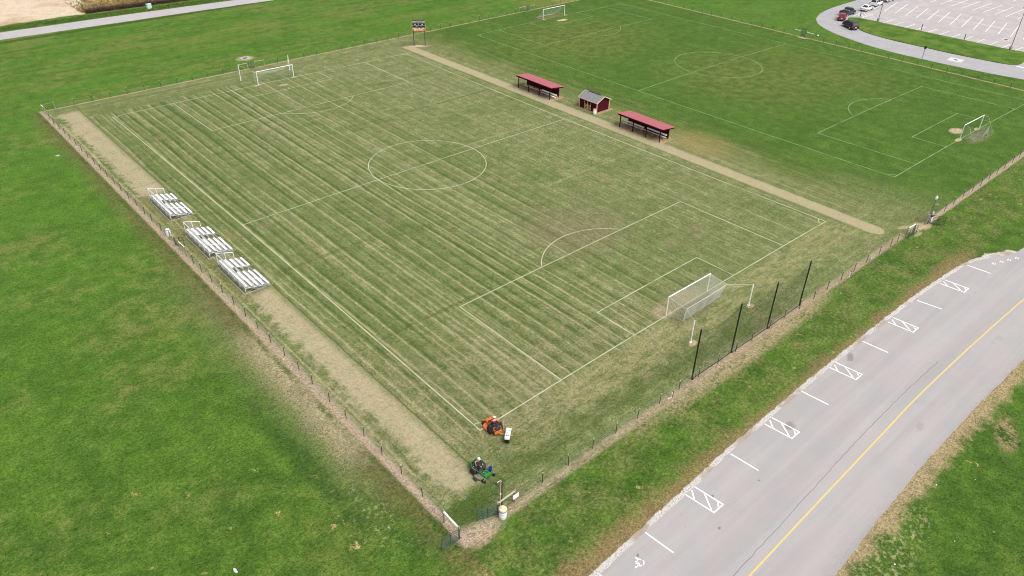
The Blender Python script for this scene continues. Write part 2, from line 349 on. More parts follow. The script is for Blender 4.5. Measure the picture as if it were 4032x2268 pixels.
    mid = n.ss(82, 66, n.add(X, n.add(sub_(n, nC, 14.), sub_(n, nB, 9.))))
    midc = n.mix(n.mix((.058, .088, .016), (.115, .125, .04), n.ss(76, 68, n.add(X, sub_(n, nC, 6.)))), (.205, .19, .085), n.ss(.45, .66, n.noise(1., 4, .7, vec=n.vec(n.mul(X, .8), n.mul(Y, .12)))))
    col = n.mix(col, midc, n.mul(mid, n.ss(.3, .6, nC, .45, .95)))
    col = n.mix(col, p1, n.mx(f1m, n.mul(dryS, .8)))
    # ---- tan bare strips
    bareM = 0.
    tan = n.mix((.268, .230, .138), (.345, .300, .190), n.add(n.mul(nE, .6), n.mul(nF, .4)))
    tan = n.mix(tan, (.22, .185, .10), n.ss(.54, .70, n.noise(6., 3, .7, vec=n.vec(n.mul(X, .6), n.mul(Y, 1.2))), 0, .75))
    rag = n.add(n.mul(n.ss(-5.0, -7.0, X), n.add(sub_(n, n.noise(.8, 4, .7), 6.), n.mul(sub_(n, n.noise(.12, 2, .5), 3.), 1.))), n.mul(n.ss(3, -5, Y), n.add(.25, sub_(n, nC, 2.))))
    j1 = n.add(n.add(sub_(n, nD, .5), sub_(n, nE, .5)), rag)
    for (a, b, c, d) in ((-7.0, -3.6, 66.0, 106.8), (-6.6, -3.75, -5.0, 33.5)):
        bx_ = n.mul(n.box(a, b, c, d, j1, .7), n.ss(.26, .5, n.add(n.mul(nD, .5), n.mul(nC, .5)), .45, .92)); bareM = n.mx(bareM, bx_); col = n.mix(col, tan, bx_)
    fade = n.mul(n.box(-8.2, -3.6, 33, 66, sub_(n, nC, 1.5), .5), n.ss(.4, .6, nD, .1, .6)); col = n.mix(col, (.20, .165, .08), fade)
    dkl = n.mul(n.ss(.16, .03, n.m_('ABSOLUTE', n.add(n.sub(X, -3.45), sub_(n, nC, .35)))), n.ss(-5, -3, Y)); col = n.mix(col, (.055, .08, .018), n.mul(dkl, .7))
    j2 = sub_(n, nD, .4)
    tr = n.box(62.65, 65.05, -5.7, 103.3, j2, .3)
    tip = n.ell(63.9, -5.2, 1.25, 1.7, 0, 0., .05)
    du = n.mx(n.box(64.3, 67.9, 31.2, 41.6, sub_(n, nC, .8), .15), n.box(64.3, 67.9, 57.3, 67.5, sub_(n, nC, .8), .15))
    dirt = n.mix((.26, .175, .10), (.36, .27, .165), nE)
    col = n.mix(col, dirt, n.mul(du, .95))
    sh = n.mul(n.box(66.1, 70.5, 47.2, 52.6, sub_(n, nC, .8), .15), .9); col = n.mix(col, dirt, sh)
    trm = n.mul(n.mx(tr, tip), .95); bareM = n.mx(bareM, trm); col = n.mix(col, tan, trm)
    # ---- bare patches : goal mouths, posts, scoreboard, gates
    pale = n.mix((.36, .255, .165), (.47, .36, .25), nE)
    for (cx, cy, rx, ry, ang, st_) in ((30.4, .8, 4.4, 1.5, 0, .30), (25.1, -4.9, .62, .32, 10, .8), (35.75, -4.9, .55, .35, 0, .7), (27, .7, 1.0, 1.1, 0, .35),
            (30.6, 96.8, 1.0, .55, 0, .6), (26.6, 99.7, .8, .35, 10, .95), (34.4, 99.8, .6, .35, 0, .8),
            (109.2, 2.0, 1.6, 1.0, 0, .9), (105.2, .1, 1.0, .42, 0, 1.), (112.9, .1, .8, .4, 0, .9), (107.6, 97.9, 1.6, .75, 0, 1.), (104.2, 100.9, .5, .3, 0, .9), (111.8, 100.9, .5, .3, 0, .9),
            (66.3, 101.8, 2.1, .75, -38, .9), (141.6, 50.7, .8, 1.2, 0, .9),
            (69.2, -8.9, 1.8, .7, 0, .6), (67.6, -7.9, 1.2, .35, -20, .6)):
        col = n.mix(col, pale, n.mul(n.ell(cx, cy, rx, ry, ang, n.add(sub_(n, nC, 1.3), n.add(sub_(n, nD, .9), sub_(n, nE, .7))), .22), n.mul(n.ss(.3, .5, nE, .55, 1.), st_)))
    ng = n.mul(n.mx(n.ell(109.6, -1.6, 4.2, 1.25, 0, sub_(n, nC, 1.), .3), n.ell(107.6, 102.6, 4, 1.4, 0, sub_(n, nC, 1.2), .3)), n.ss(.4, .6, nD, .2, .8)); col = n.mix(col, (.20, .15, .085), ng)
    nn = n.ell(30.4, -1.2, 3.9, 1.2, 0, sub_(n, nC, .8), .3); col = n.mix(col, (.085, .085, .042), n.mul(nn, .6))
    # worn chalk by the second pitch touchline
    ch = n.mul(n.box(81.2, 83.2, 40, 56, sub_(n, nC, 1.6), .5), n.ss(.58, .68, n.add(n.mul(nD, .6), n.mul(nE, .4)))); col = n.mix(col, (.36, .34, .20), n.mul(ch, .6))
    yb = n.ell(69.8, 27.5, 4.2, 5.5, 0, sub_(n, nC, 1.2), .6); col = n.mix(col, (.22, .17, .065), n.mul(yb, .5))
    # ---- mulch under the fences
    mul = n.mix((.20, .142, .10), (.40, .31, .235), n.ss(.35, .62, n.add(n.mul(nE, .5), n.mul(nF, .5))))
    jm = n.add(sub_(n, nD, .55), sub_(n, nC, .5))
    mulS = n.mix((.185, .135, .085), (.325, .255, .175), n.ss(.32, .62, n.add(n.mul(nE, .5), n.mul(nF, .5))))
    col = n.mix(col, mul, n.mul(n.box(-9.1, -8.4, -9.2, 110.6, jm, .16), .88))
    col = n.mix(col, mulS, n.mul(n.box(-4.8, 65.8, -9.2, -8.35, jm, .2), n.mul(n.ss(.3, .5, nC, .5, .9), n.ss(0, 30, X, .7, 1.))))
    col = n.mix(col, mul, n.mul(n.box(71.0, 144, -9.75, -9.0, jm, .14), .9))
    for b in ((-9, 142.3, 110.0, 110.55), (141.7, 142.25, -9, 110.4)):
        col = n.mix(col, (.30, .225, .13), n.mul(n.box(*b, sub_(n, nD, .5), .12), .9))
    col = n.mix(col, mul, n.mul(n.ell(-7.3, -8.65, 2.0, .85, -14, n.add(sub_(n, nC, 1.5), n.add(sub_(n, nD, .8), sub_(n, nE, .6))), .5), n.ss(.3, .55, nD, .4, .85)))
    col = n.mix(col, (.33, .24, .16), n.mul(n.ell(-7.5, -9.3, 1.2, .6, 0, n.add(sub_(n, nC, 1.4), sub_(n, nE, .8)), .4), .55))
    # ---- grain
    nH = n.noise(4.2, 3, .75, vec=n.vec(n.add(X, n.mul(Y, .4)), n.mul(Y, 1.5)))
    g = n.add(n.mul(nD, .22), n.add(n.mul(nE, .26), n.add(n.mul(nG, .22), n.mul(nH, .30))))
    gr = n.mul(n.ss(.36, .64, g, .36, 1.66), n.ss(.3, .7, nC, .90, 1.10))
    gr = n.add(1., n.mul(n.sub(gr, 1.), n.sub(1., n.mul(bareM, .62))))
    col = n.scale(col, gr)
    col = n.mix(col, n.mix((.16, .15, .05), (.035, .05, .01), n.ss(.45, .55, nC)), n.ss(.60, .74, nF, 0, .30))
    h = n.add(n.mul(nE, .6), n.mul(nD, .5))
    return n.finish(col, .95, h, .55, .10, spec=.15)
M_ground = lawn_material(); M_turf = pitch_material()
def axis(a, b, st, far):
    c = list(np.arange(a, b+.01, st)); lo = []; hi = []; d = st
    x = a
    while x > -far: d *= 1.35; x -= d; lo.append(x)
    x = b; d = st
    while x < far: d *= 1.35; x += d; hi.append(x)
    return np.array(lo[::-1]+c+hi)
xs = axis(-80, 240, 5, 2500); ys = axis(-60, 260, 5, 2500)
gx, gy = np.meshgrid(xs, ys); nx = len(xs); ny = len(ys)
mb = MB(); mb.v = [(float(a), float(b), 0.) for a, b in zip(gx.ravel(), gy.ravel())]
mb.f = [(j*nx+i, j*nx+i+1, (j+1)*nx+i+1, (j+1)*nx+i) for j in range(ny-1) for i in range(nx-1)]; mb.mi = [0]*len(mb.f)
tag(mb.build('ground', M_ground), kind='structure')
mb = MB(); tx = np.linspace(-8.72, 142.0, 31); ty = np.linspace(-8.85, 110.25, 25)
mb.v = [(float(a), float(b), .004) for b in ty for a in tx]; mb.f = [(j*31+i, j*31+i+1, (j+1)*31+i+1, (j+1)*31+i) for j in range(24) for i in range(30)]; mb.mi = [0]*len(mb.f)
tag(mb.build('pitch_turf', M_turf), kind='structure')

# ------------------------------------------------------------------ ASPHALT
def asphalt(name, base, tint, streak=(1., .04), sp=.10):
    n = NB(name); P, X, Y, Z = n.pos()
    a = n.noise(.12, 4, .6); b = n.noise(1., 4, .65, vec=n.vec(n.mul(X, streak[1]), n.mul(Y, streak[0])))
    c = n.noise(14, 3, .7); d = n.noise(45, 2, .7)
    k = n.add(.84, n.add(n.mul(a, .10), n.add(n.mul(b, .12), n.mul(d, sp))))
    col = n.mix(base, tint, n.ss(.4, .62, n.noise(.35, 3, .6)))
    col = n.scale(col, k)
    tk = n.noise(1., 3, .6, vec=n.vec(n.mul(X, .03*streak[0]+.3*streak[1]*0), n.mul(Y, .55)))
    col = n.scale(col, n.ss(.35, .65, tk, .93, 1.04)) if name == 'road_asphalt' else col
    col = n.mix(col, n.scale(base, .45), n.ss(.69, .74, n.noise(5.5, 2, .5), 0, .55))
    col = n.mix(col, n.scale(base, .62), n.ss(.64, .78, n.noise(.22, 5, .7, vec=n.vec(n.mul(X, .5), n.add(Y, 9.))), 0, .5))
    if name == 'road_asphalt':
        for (cx_, cy_, rx_, ry_, k_) in ((21.9, -18.35, .55, .45, .55), (35.7, -17.0, .75, .3, .6), (9.6, -18.6, .12, .12, .8), (7.3, -20.9, .14, .1, .8), (14.0, -20.2, .1, .1, .8), (.45, -18.3, .16, .1, .85), (31.0, -26.3, .6, .3, .25)):
            st_ = n.ell(cx_, cy_, rx_, ry_, 20, n.add(sub_(n, n.noise(2.2, 3, .6), 1.2), sub_(n, c, .5)), .35); col = n.mix(col, n.scale(base, .42), n.mul(st_, k_))
        ed = n.ss(-28.0, -28.9, n.add(Y, sub_(n, n.noise(1.3, 4, .7), 1.4))); col = n.mix(col, n.scale(base, .72), n.mul(ed, n.ss(.45, .6, c)))
    return n.finish(col, .88, n.add(c, d), .15, .02, spec=.25)
M_road = asphalt('road_asphalt', (.322, .299, .296), (.306, .296, .297))
M_far = asphalt('far_road_asphalt', (.365, .34, .345), (.34, .32, .33), (1.6, .02), .06)
M_drive = asphalt('drive_asphalt', (.315, .305, .315), (.29, .285, .295), (.2, .2))
M_lot = asphalt('lot_asphalt', (.335, .308, .305), (.365, .342, .338), (.05, .5))
def wob(pts, amp=.06, step=.5):
    out = []
    for a, b in zip(pts[:-1], pts[1:]):
        a = Vector((a[0], a[1])); b = Vector((b[0], b[1])); k = max(1, int((b-a).length/step))
        for i in range(k):
            p = a.lerp(b, i/k); out.append((p.x+random.uniform(-amp, amp), p.y+random.uniform(-amp, amp)))
    out.append((pts[-1][0], pts[-1][1])); return out
def smooth_pts(pts, it=2):
    pts = [Vector((p[0], p[1])) for p in pts]
    for _ in range(it):
        q = [pts[0]]
        for a, b in zip(pts[:-1], pts[1:]): q += [a*.75+b*.25, a*.25+b*.75]
        q.append(pts[-1]); pts = q
    return [(p.x, p.y) for p in pts]
def sheet(name, poly, z, mat, th=0.):
    bm = bmesh.new(); vs_ = [bm.verts.new((x, y, z)) for x, y in poly]; f = bm.faces.new(vs_)
    if f.normal.z < 0: f.normal_flip()
    bmesh.ops.triangulate(bm, faces=[f])
    me = bpy.data.meshes.new(name); bm.to_mesh(me); bm.free(); me.materials.append(mat)
    o = bpy.data.objects.new(name, me); COL.objects.link(o); return tag(o, kind='structure')
edgeN = smooth_pts([(130, -24.5), (110, -22.9), (92, -21.6), (78, -20.9), (72.65, -20.43), (71.0, -20.2), (69.68, -19.42), (66.85, -18.08), (64.16, -17.37), (57.5, -16.93), (52, -16.67), (45.4, -16.52), (39.1, -16.49), (28.6, -16.47), (21.1, -16.62), (14.7, -16.65), (10.2, -16.97), (2.7, -17.26), (-3, -17.55), (-30, -18.6), (-80, -20)])
edgeS = [(-80, -31.5), (-20, -30), (10.2, -29.17), (15.9, -28.9), (26.9, -28.6), (37.3, -28.68), (49.3, -29.02), (80, -30.2), (130, -33.5)]
edgeNw = wob(edgeN, .05)
sheet('road', edgeNw + wob(edgeS, .05), .012, M_road)
# gravel verge along the road's north edge
n = NB('gravel'); P, X, Y, Z = n.pos()
v1 = n.voro(16.); v2 = n.noise(30, 2, .6)
gc = n.mix((.15, .115, .085), (.56, .53, .50), n.ss(.33, .58, n.noise(9, 4, .75)))
gc = n.mix(gc, (.24, .185, .12), n.ss(.52, .64, n.noise(.22, 3, .6), 0, .7))
gm = n.finish(gc, .9, n.sub(1., v1), .8, .04)
tr_ = n.n('ShaderNodeBsdfTransparent'); mixs = n.n('ShaderNodeMixShader')
uvn = n.n('ShaderNodeAttribute', attribute_name='edge').outputs['Fac']
msk = n.ss(.42, .60, n.add(uvn, n.add(sub_(n, n.noise(1.1, 4, .65), 1.1), sub_(n, n.noise(7, 3, .6), .7))))
n.t.links.new(msk, mixs.inputs[0]); n.t.links.new(tr_.outputs[0], mixs.inputs[1]); n.t.links.new(n.b.outputs[0], mixs.inputs[2]); n.t.links.new(mixs.outputs[0], n.out.inputs[0])
M_gravel = gm
def verge(name, line, width, z, side=1):
    mb = MB(); pts = [Vector((p[0], p[1], 0)) for p in line]; ed = []
    for i, p in enumerate(pts):
        t = (pts[min(i+1, len(pts)-1)]-pts[max(i-1, 0)]).normalized(); q = Vector((-t.y, t.x, 0))*side
        tp = min(1., min(i, len(pts)-1-i)/3.)
        for k, e in ((-.35*tp, .8), (0, 1.), (width*.5*tp, .75), (width*tp+.01, 0.)):
            mb.v.append((p.x+q.x*k, p.y+q.y*k, z)); ed.append(e)
    for i in range(len(pts)-1):
        for k in range(3): mb.f.append((i*4+k, i*4+k+1, i*4+5+k, i*4+4+k)); mb.mi.append(0)
    o = mb.build(name, M_gravel); a = o.data.attributes.new('edge', 'FLOAT', 'POINT'); a.data.foreach_set('value', ed)
    return tag(o, kind='structure')
gl = [p for p in edgeN if p[0] < 73]
verge('gravel_verge', gl, .72, .006, -1)
verge('gravel_verge', smooth_pts([(72.5, -20.43), (70.5, -20.0), (69.3, -19.3), (67.2, -18.2)]), 1.5, .008, -1)
# far road
sheet('far_road', wob([(-200, 181), (-60, 173.3), (-2.4, 170.1), (8.6, 169.7), (20.7, 169.4), (33.2, 168.6), (46.5, 167.7), (60, 166.8), (120, 163.5)], .08, 2) + wob([(120, 157), (60, 160.9), (51, 161.4), (37, 162.0), (24, 162.5), (12, 162.9), (-3.8, 163.6), (-60, 166.4), (-200, 173)], .08, 2), .012, M_far)
# drive and car park
outer = smooth_pts([(152, -20), (149.6, 4.8), (148.5, 8.9), (147.5, 16.6), (146.9, 25), (147.0, 33.9), (148.8, 41.3), (151, 47.5), (153.7, 52.2), (157.1, 56), (162, 58.8), (168.4, 60.8), (176.8, 61.6), (189.3, 61.6), (260, 61.5)])
sheet('drive', wob(outer, .05, 1.5) + [(260, -20)], .012, M_drive)
isl_top = [(171, 12), (170.5, 14.5), (170.2, 25), (170.1, 41), (170.2, 47.4), (169.9, 51.5)]
isl_low = smooth_pts([(169.9, 51.5), (168.4, 53.2), (166.8, 52.6), (164.4, 50.3), (160.6, 47), (158.4, 44.5), (157.0, 40.5), (156.4, 35.3), (156.5, 28.4), (156.4, 23), (156.9, 17.5), (157.5, 12.1), (158.3, 9.9), (160.2, 9.0), (164, 9.4), (171, 12)])
# the lot lies a sheet above the drive
sheet('car_park', [(170.6, -20), (170.3, 20), (170.2, 47), (170, 51.9), (176, 52.4), (200, 53), (260, 54), (260, -20)], .016, M_lot)
n = NB('island_grass'); P, X, Y, Z = n.pos()
c0 = n.mix((.040, .098, .008), (.085, .150, .020), n.ss(.35, .65, n.noise(.25, 4, .6)))
c0 = n.mix(c0, (.15, .14, .04), n.ss(.5, .7, n.noise(.35, 4, .6, vec=n.vec(X, n.add(Y, 20.))), 0, .6))
c0 = n.scale(c0, n.ss(.3, .7, n.noise(6, 4, .7), .6, 1.4))
M_isl = n.finish(c0, .95, n.noise(8, 3, .6), .5, .08, spec=.15)
mbi = MB(); poly = isl_top + isl_low[1:-1]
bm = bmesh.new(); lo = [bm.verts.new((x, y, .0)) for x, y in poly]; cx = sum(p[0] for p in poly)/len(poly)
hi_ = [bm.verts.new((x, y, .13)) for x, y in poly]
fc = bm.faces.new(hi_)
for i in range(len(poly)): j = (i+1) % len(poly); bm.faces.new((lo[i], lo[j], hi_[j], hi_[i]))
bmesh.ops.recalc_face_normals(bm, faces=bm.faces); bmesh.ops.triangulate(bm, faces=[f for f in bm.faces if len(f.verts) > 4])
me = bpy.data.meshes.new('grass_island'); bm.to_mesh(me); bm.free(); me.materials.append(M_isl)
oi = bpy.data.objects.new('grass_island', me); COL.objects.link(oi); tag(oi, kind='structure')

# ------------------------------------------------------------------ PAINT
def paint(name, col, lo, hi, sc=6., worn=.0):
    n = NB(name); f = n.add(n.mul(n.noise(sc, 4, .7), .6), n.mul(n.noise(.5, 3, .6), .4))
    n.finish(n.scale(col, n.add(.85, n.mul(n.noise(20, 2), .3))), .85, spec=.2)
    t = n.n('ShaderNodeBsdfTransparent'); m = n.n('ShaderNodeMixShader')
    n.t.links.new(n.ss(lo, hi, f, worn, 1.), m.inputs[0]); n.t.links.new(t.outputs[0], m.inputs[1]); n.t.links.new(n.b.outputs[0], m.inputs[2]); n.t.links.new(m.outputs[0], n.out.inputs[0])
    return n.m
M_chalk = paint('pitch_chalk', (.42, .44, .30), .32, .54, 9., .22)
M_chalk2 = paint('pitch_chalk_thin', (.27, .37, .18), .33, .58, 7., .18)
M_white = paint('road_paint', (.82, .82, .82), .22, .34, 12., .7)
M_yellow = paint('yellow_paint', (.58, .42, .16), .24, .42, 12., .5)
M_lotw = paint('stall_paint', (.72, .72, .70), .25, .42, 8., .5)
M_crack = paint('crack_tar', (.10, .095, .095), .34, .5, 3., .0)
def lag(t): return (2*(t-.5)*(t-1), -4*t*(t-1), 2*t*(t-.5))
def warp(ctrl, W_, L_):
    def f(x, y):
        a = lag(x/W_); b = lag(y/L_); p = Vector((0, 0, 0))
        for j in range(3):
            for i in range(3): p += ctrl[j][i]*(a[i]*b[j])
        return (p.x, p.y)
    return f
def pitch(name, ctrl, W_, L_, mat, z, wd, boxes=(20.117, 9.144)):
    f = warp(ctrl, W_, L_); mb = MB(); pb, ga = boxes; c = W_/2
    def line(a, b, k=24): mb.strip([f(a[0]+(b[0]-a[0])*i/k, a[1]+(b[1]-a[1])*i/k) for i in range(k+1)], wd, z)
    def arc(cx, cy, r, a0, a1, k=48, zz=0.): mb.strip([f(cx+r*math.cos(R(a0+(a1-a0)*i/k)), cy+r*math.sin(R(a0+(a1-a0)*i/k))) for i in range(k+1)], wd, z+zz)
    e = wd/2
    line((0, -e), (0, L_+e), 48); line((W_, -e), (W_, L_+e), 48)
    for y in (0, L_/2, L_): line((e, y), (W_-e, y))
    arc(c, L_/2, 9.144, -90+.4, 90-.4, zz=.001); arc(c, L_/2, 9.144, 90+.4, 270-.4, zz=.001)
    for s, y0 in ((1, 0), (-1, L_)):
        for hw, d in ((pb, 16.46), (ga, 5.49)):
            line((c-hw, y0+s*e), (c-hw, y0+s*(d+e))); line((c+hw, y0+s*e), (c+hw, y0+s*(d+e))); line((c-hw+e, y0+s*d), (c+hw-e, y0+s*d))
        an = math.degrees(math.acos(5.49/9.144)); m_ = 90*s
        arc(c, y0+s*10.97, 9.144, m_-90+90-an+1, m_+an-1, 32, .001) if False else None
        a0 = math.degrees(math.asin(5.49/9.144))
        if s > 0: arc(c, y0+10.97, 9.144, a0+.6, 180-a0-.6, 32)
        else: arc(c, y0-10.97, 9.144, 180+a0+.6, 360-a0-.6, 32)
        for x0 in (0, W_):
            b0 = {(1, 0): 0, (1, 1): 90, (-1, 0): -90, (-1, 1): 180}[(s, int(x0 > 0))]; arc(x0, y0, .95, b0+4, b0+86, 10, .001)
    p = f(c, L_/2); mb.lathe([(.14, 0), (.14, .002)], 12, (p[0], p[1], z+.001))
    return tag(mb.build(name, mat), kind='structure')
c1 = [[G(1890.8, 1694.6), (G(2622.3, 1243.8)+G(2783, 1147.3))/2, G(3251.5, 871.8)],
      [G(953.8, 886.4), G(1684.2, 643.3), G(2223.2, 468.5)],
      [G(443.5, 460.7), (G(1017.4, 333.9)+G(1157.2, 304.2))/2, G(1599.7, 211.3)]]
pitch('pitch_markings', c1, 61.02, 99.72, M_chalk, .009, .115)
c2 = [[G(3521.2, 697.6), (gz(3, 2090, 1050)+gz(3, 2237, 972))/2, gz(3, 2623, 764)],
      [G(2513.1, 357.7), G(2826.3, 253.0), G(3095, 172.2)],
      [G(1878.8, 138.3), (gz(2, 1522, 150)+gz(2, 1683, 115))/2, G(2447.5, 14.6)]]
pitch('second_pitch_markings', c2, 54.9, 100., M_chalk2, .009, .115)
# near road markings
mb = MB()
mb.strip([(p[0], p[1]) for p in smooth_pts([(-60, -26.6), (5.5, -24.95), (15.2, -24.71), (24.6, -24.53), (37.7, -24.25), (61.7, -24.86), (95, -26.6), (130, -29)])], .14, .017)
tag(mb.build('centre_line', M_yellow), kind='structure')
mb = MB(); mb.strip(wob(smooth_pts([(-20, -24.7), (5, -24.15), (15.6, -23.75), (24.2, -23.35), (33, -23.2), (42, -23.3)]), .05, .4), .035, .0165)
for q0 in ((21.9, -18.3), (35.7, -16.9)):
    pass
tag(mb.build('road_crack', M_crack), kind='structure')
mb = MB()
for x0 in (8.0, 20.3, 32.48, 44.75, 57.2):
    yt = -17.02 if x0 < 12 else (-16.66 if x0 < 25 else (-16.47 if x0 < 40 else (-16.68 if x0 < 50 else -17.1)))
    a, b, c, d = (x0, yt), (x0+1.25, yt), (x0+1.52, yt-2.68), (x0+.25, yt-2.68); w_ = .115; z = .017
    mb.strip([a, d], w_, z); mb.strip([b, c], w_, z); mb.strip([(d[0]-.05, d[1]), (c[0]+.05, c[1])], w_, z+.001)
    def q(u, v): 
        l = (a[0]+(d[0]-a[0])*v, a[1]+(d[1]-a[1])*v); r = (b[0]+(c[0]-b[0])*v, b[1]+(c[1]-b[1])*v); return (l[0]+(r[0]-l[0])*u, l[1]+(r[1]-l[1])*u)
    mb.strip([q(.62, .03), q(.05, .30)], w_, z+.001); mb.strip([q(.96, .36), q(.05, .90)], w_, z+.001); mb.strip([q(.97, .82), q(.55, .98)], w_, z+.001)
for (x0, y0, x1, y1) in ((-3.0, -17.55, -2.8, -20.2), (2.52, -17.32, 2.7, -19.97), (14.73, -16.81, 14.92, -19.52), (27.02, -16.5, 27.24, -19.22), (39.24, -16.52, 39.45, -19.22), (51.49, -16.87, 51.91, -19.54), (64.1, -17.53, 64.33, -20.2)):
    mb.strip([(x0, y0), (x1, y1)], .12, .017)
def zw_(x, y): p = G(2440+x/10.733, 2140+y/10.733); return (p.x, p.y)
z = .017                         # wheelchair symbol, stencilled
mb.strip([zw_(800+200*math.cos(R(t)), 812+145*math.sin(R(t))) for t in range(-104, -50, 9)], .085, z)
mb.strip([zw_(830+195*math.cos(R(t)), 815+150*math.sin(R(t))) for t in range(-38, 42, 10)], .085, z)
mb.strip([zw_(860+130*math.cos(R(t)), 800+148*math.sin(R(t))) for t in range(52, 112, 10)], .085, z)
mb.strip([zw_(740, 745), zw_(750, 620)], .075, z); mb.strip([zw_(660, 605), zw_(775, 640)], .075, z+.001)
mb.strip([zw_(665, 755), zw_(745, 805)], .07, z); mb.strip([zw_(675, 830), zw_(760, 880)], .08, z); mb.strip([zw_(775, 815), zw_(845, 905)], .09, z)
mb.strip([zw_(800, 925), zw_(715, 995)], .09, z); p = zw_(690, 1010); mb.lathe([(.085, 0), (.085, .001)], 14, (p[0], p[1], z+.001))
for i in range(4):               # worn lettering far down the road edge
    p = gz(6, 2335+i*58, 545-i*14); mb.strip([(p.x, p.y), (p.x+.5, p.y+.02)], .1, z); mb.strip([(p.x+.1, p.y-.25), (p.x+.55, p.y-.22)], .08, z)
tag(mb.build('road_markings', M_white), kind='structure')
# car park stalls
mb = MB()
for k in range(-4, 13):
    y = 39.35-2.83*k if k >= 0 else 39.35-2.83*k
    if y < 46: mb.strip([(170.55, y), (175.6, y-.2)], .14, .021)
for k in range(-3, 22):
    y = 44.8-2.87*k; mb.strip([(182.6, y), (189.55, y+1.35)], .14, .021); mb.strip([(189.75, y+1.4), (196.1, y+2.65)], .14, .021)
mb.strip([(189.65, 54), (189.65, -14)], .13, .022)
for k in range(-3, 22):
    y = 47.3-2.86*k; mb.strip([(203.2, y), (209.9, y-.05)], .14, .021); mb.strip([(210.1, y-.05), (216.5, y-.1)], .14, .021)
mb.strip([(210, 54), (210, -14)], .13, .022)
for k in range(-3, 20):
    y = 47-2.85*k; mb.strip([(224, y), (237, y)], .14, .021)
def zc(x, y): p = G(3260+x/8.5867, y/8.5867); return (p.x, p.y)
tri = [zc(880, 535), zc(1140, 430), zc(1265, 440), zc(1520, 490), zc(1150, 600)]
mb.strip([tri[0], tri[1], tri[2], tri[3]], .13, .021); mb.strip([tri[3], tri[4]], .13, .022)
for a, b in (((1010, 480), (1080, 560)), ((1110, 460), (1215, 575)), ((1215, 440), (1330, 540)), ((1330, 450), (1440, 505)), ((890, 530), (910, 550))): mb.strip([zc(*a), zc(*b)], .13, .0215)
p0 = gz(3, 2520, 500); mb.strip([(p0.x, p0.y), gz(3, 2576, 512)[:2]], .6, .021)
tag(mb.build('parking_markings', M_lotw), kind='structure')

# ------------------------------------------------------------------ MATERIALS
mW = plain('white_paint', (.78, .78, .78), .4, var=.05)
mAl = plain('aluminium', (.80, .80, .80), .42, .05, .05)
mFoot = plain('aluminium_tread', (.36, .36, .365), .6, .1, .15)
mAlD = plain('aluminium_frame', (.40, .41, .42), .5, .2, .08)
mGalv = plain('galvanised_wire', (.42, .43, .44), .5, .4)
mNet = plain('white_net', (.70, .71, .66), .9)
mNetG = plain('grey_net', (.40, .43, .36), .9)
mBlack = plain('black_paint', (.012, .012, .013), .45)
mBNet = plain('black_net', (.02, .022, .02), .9)
mMar = plain('maroon_boards', (.070, .006, .015), .8, spec=.08, var=.15, scale=2)
mMarD = plain('maroon_trim', (.050, .006, .012), .8, spec=.08, var=.12)
n = NB('pink_roof'); tc = n.n('ShaderNodeTexCoord').outputs['Object']; sx = n.n('ShaderNodeSeparateXYZ'); n.t.links.new(tc, sx.inputs[0])
rib = n.m_('SINE', n.mul(sx.outputs[1], 2*math.pi/.23))
cr = n.mix((.37, .098, .115), (.31, .078, .094), n.noise(2.2, 4, .6, vec=tc)); cr = n.mix(cr, (.27, .065, .08), n.ss(.90, .99, rib, 0, .5))
mRoof = n.finish(cr, .55, rib, .4, .02)
n = NB('shingles'); tc = n.n('ShaderNodeTexCoord').outputs['Object']
bk = n.n('ShaderNodeTexBrick'); n.t.links.new(tc, bk.inputs['Vector']); bk.inputs['Scale'].default_value = 3.2; bk.inputs['Color1'].default_value = (.22, .22, .225, 1); bk.inputs['Color2'].default_value = (.16, .16, .165, 1); bk.inputs['Mortar'].default_value = (.10, .10, .10, 1)
mShin = n.finish(n.scale(bk.outputs[0], n.add(.75, n.mul(n.noise(4, 4, .7, vec=tc), .6))), .9)
mCream = plain('cream_trim', (.66, .50, .27), .6, var=.08)
mCreamW = plain('pale_trim', (.66, .60, .48), .6, var=.08)
mPostD = plain('fence_post_steel', (.050, .040, .034), .8, spec=.1)
mTip = plain('post_tip', (.55, .48, .38), .7)
mWood = plain('weathered_wood', (.27, .245, .18), .85, var=.25, scale=4)
mWoodB = plain('brown_post', (.085, .045, .03), .75, var=.2)
mMoss = plain('lichen_rail', (.33, .34, .25), .9, var=.35, scale=7, dirt=(.55, .53, .45))
mRail = plain('white_rail', (.74, .74, .72), .6, var=.08, scale=5, dirt=(.52, .50, .46))
mGate = plain('green_gate_tube', (.022, .066, .058), .45, var=.15, dirt=(.07, .09, .08))
mGateL = plain('green_gate_worn', (.12, .15, .11), .5, var=.2)
mDrum = plain('white_plastic', (.74, .77, .80), .5, var=.06, dirt=(.56, .57, .56))
mTeal = plain('teal_lid', (.008, .10, .105), .5)
mLid = plain('cream_lid', (.70, .54, .36), .55)
mTan = plain('tan_lid', (.48, .25, .16), .6)
mConc = plain('concrete', (.33, .295, .27), .9, var=.2, scale=4)
mConcW = plain('pale_concrete', (.50, .475, .46), .9, var=.12)
mGrate = plain('iron_grate', (.05, .045, .042), .7)
mOr = plain('orange_paint', (.60, .14, .035), .5, var=.15, dirt=(.36, .17, .09))
mGr = plain('green_paint', (.022, .19, .055), .4, var=.1, dirt=(.06, .15, .06))
mYel = plain('yellow_paint_parts', (.72, .42, .02), .45)
mCushion = plain('yellow_cushion', (.78, .50, .10), .6)
mDk = plain('dark_plastic', (.035, .035, .038), .55, var=.2)
mRub = plain('rubber', (.018, .018, .018), .85)
mSteel = plain('worn_steel', (.34, .33, .31), .45, .5)
mDeck = plain('dusty_deck', (.155, .145, .095), .8, var=.3, dirt=(.25, .20, .15))
mBlue = plain('blue_bucket', (.008, .045, .30), .45)
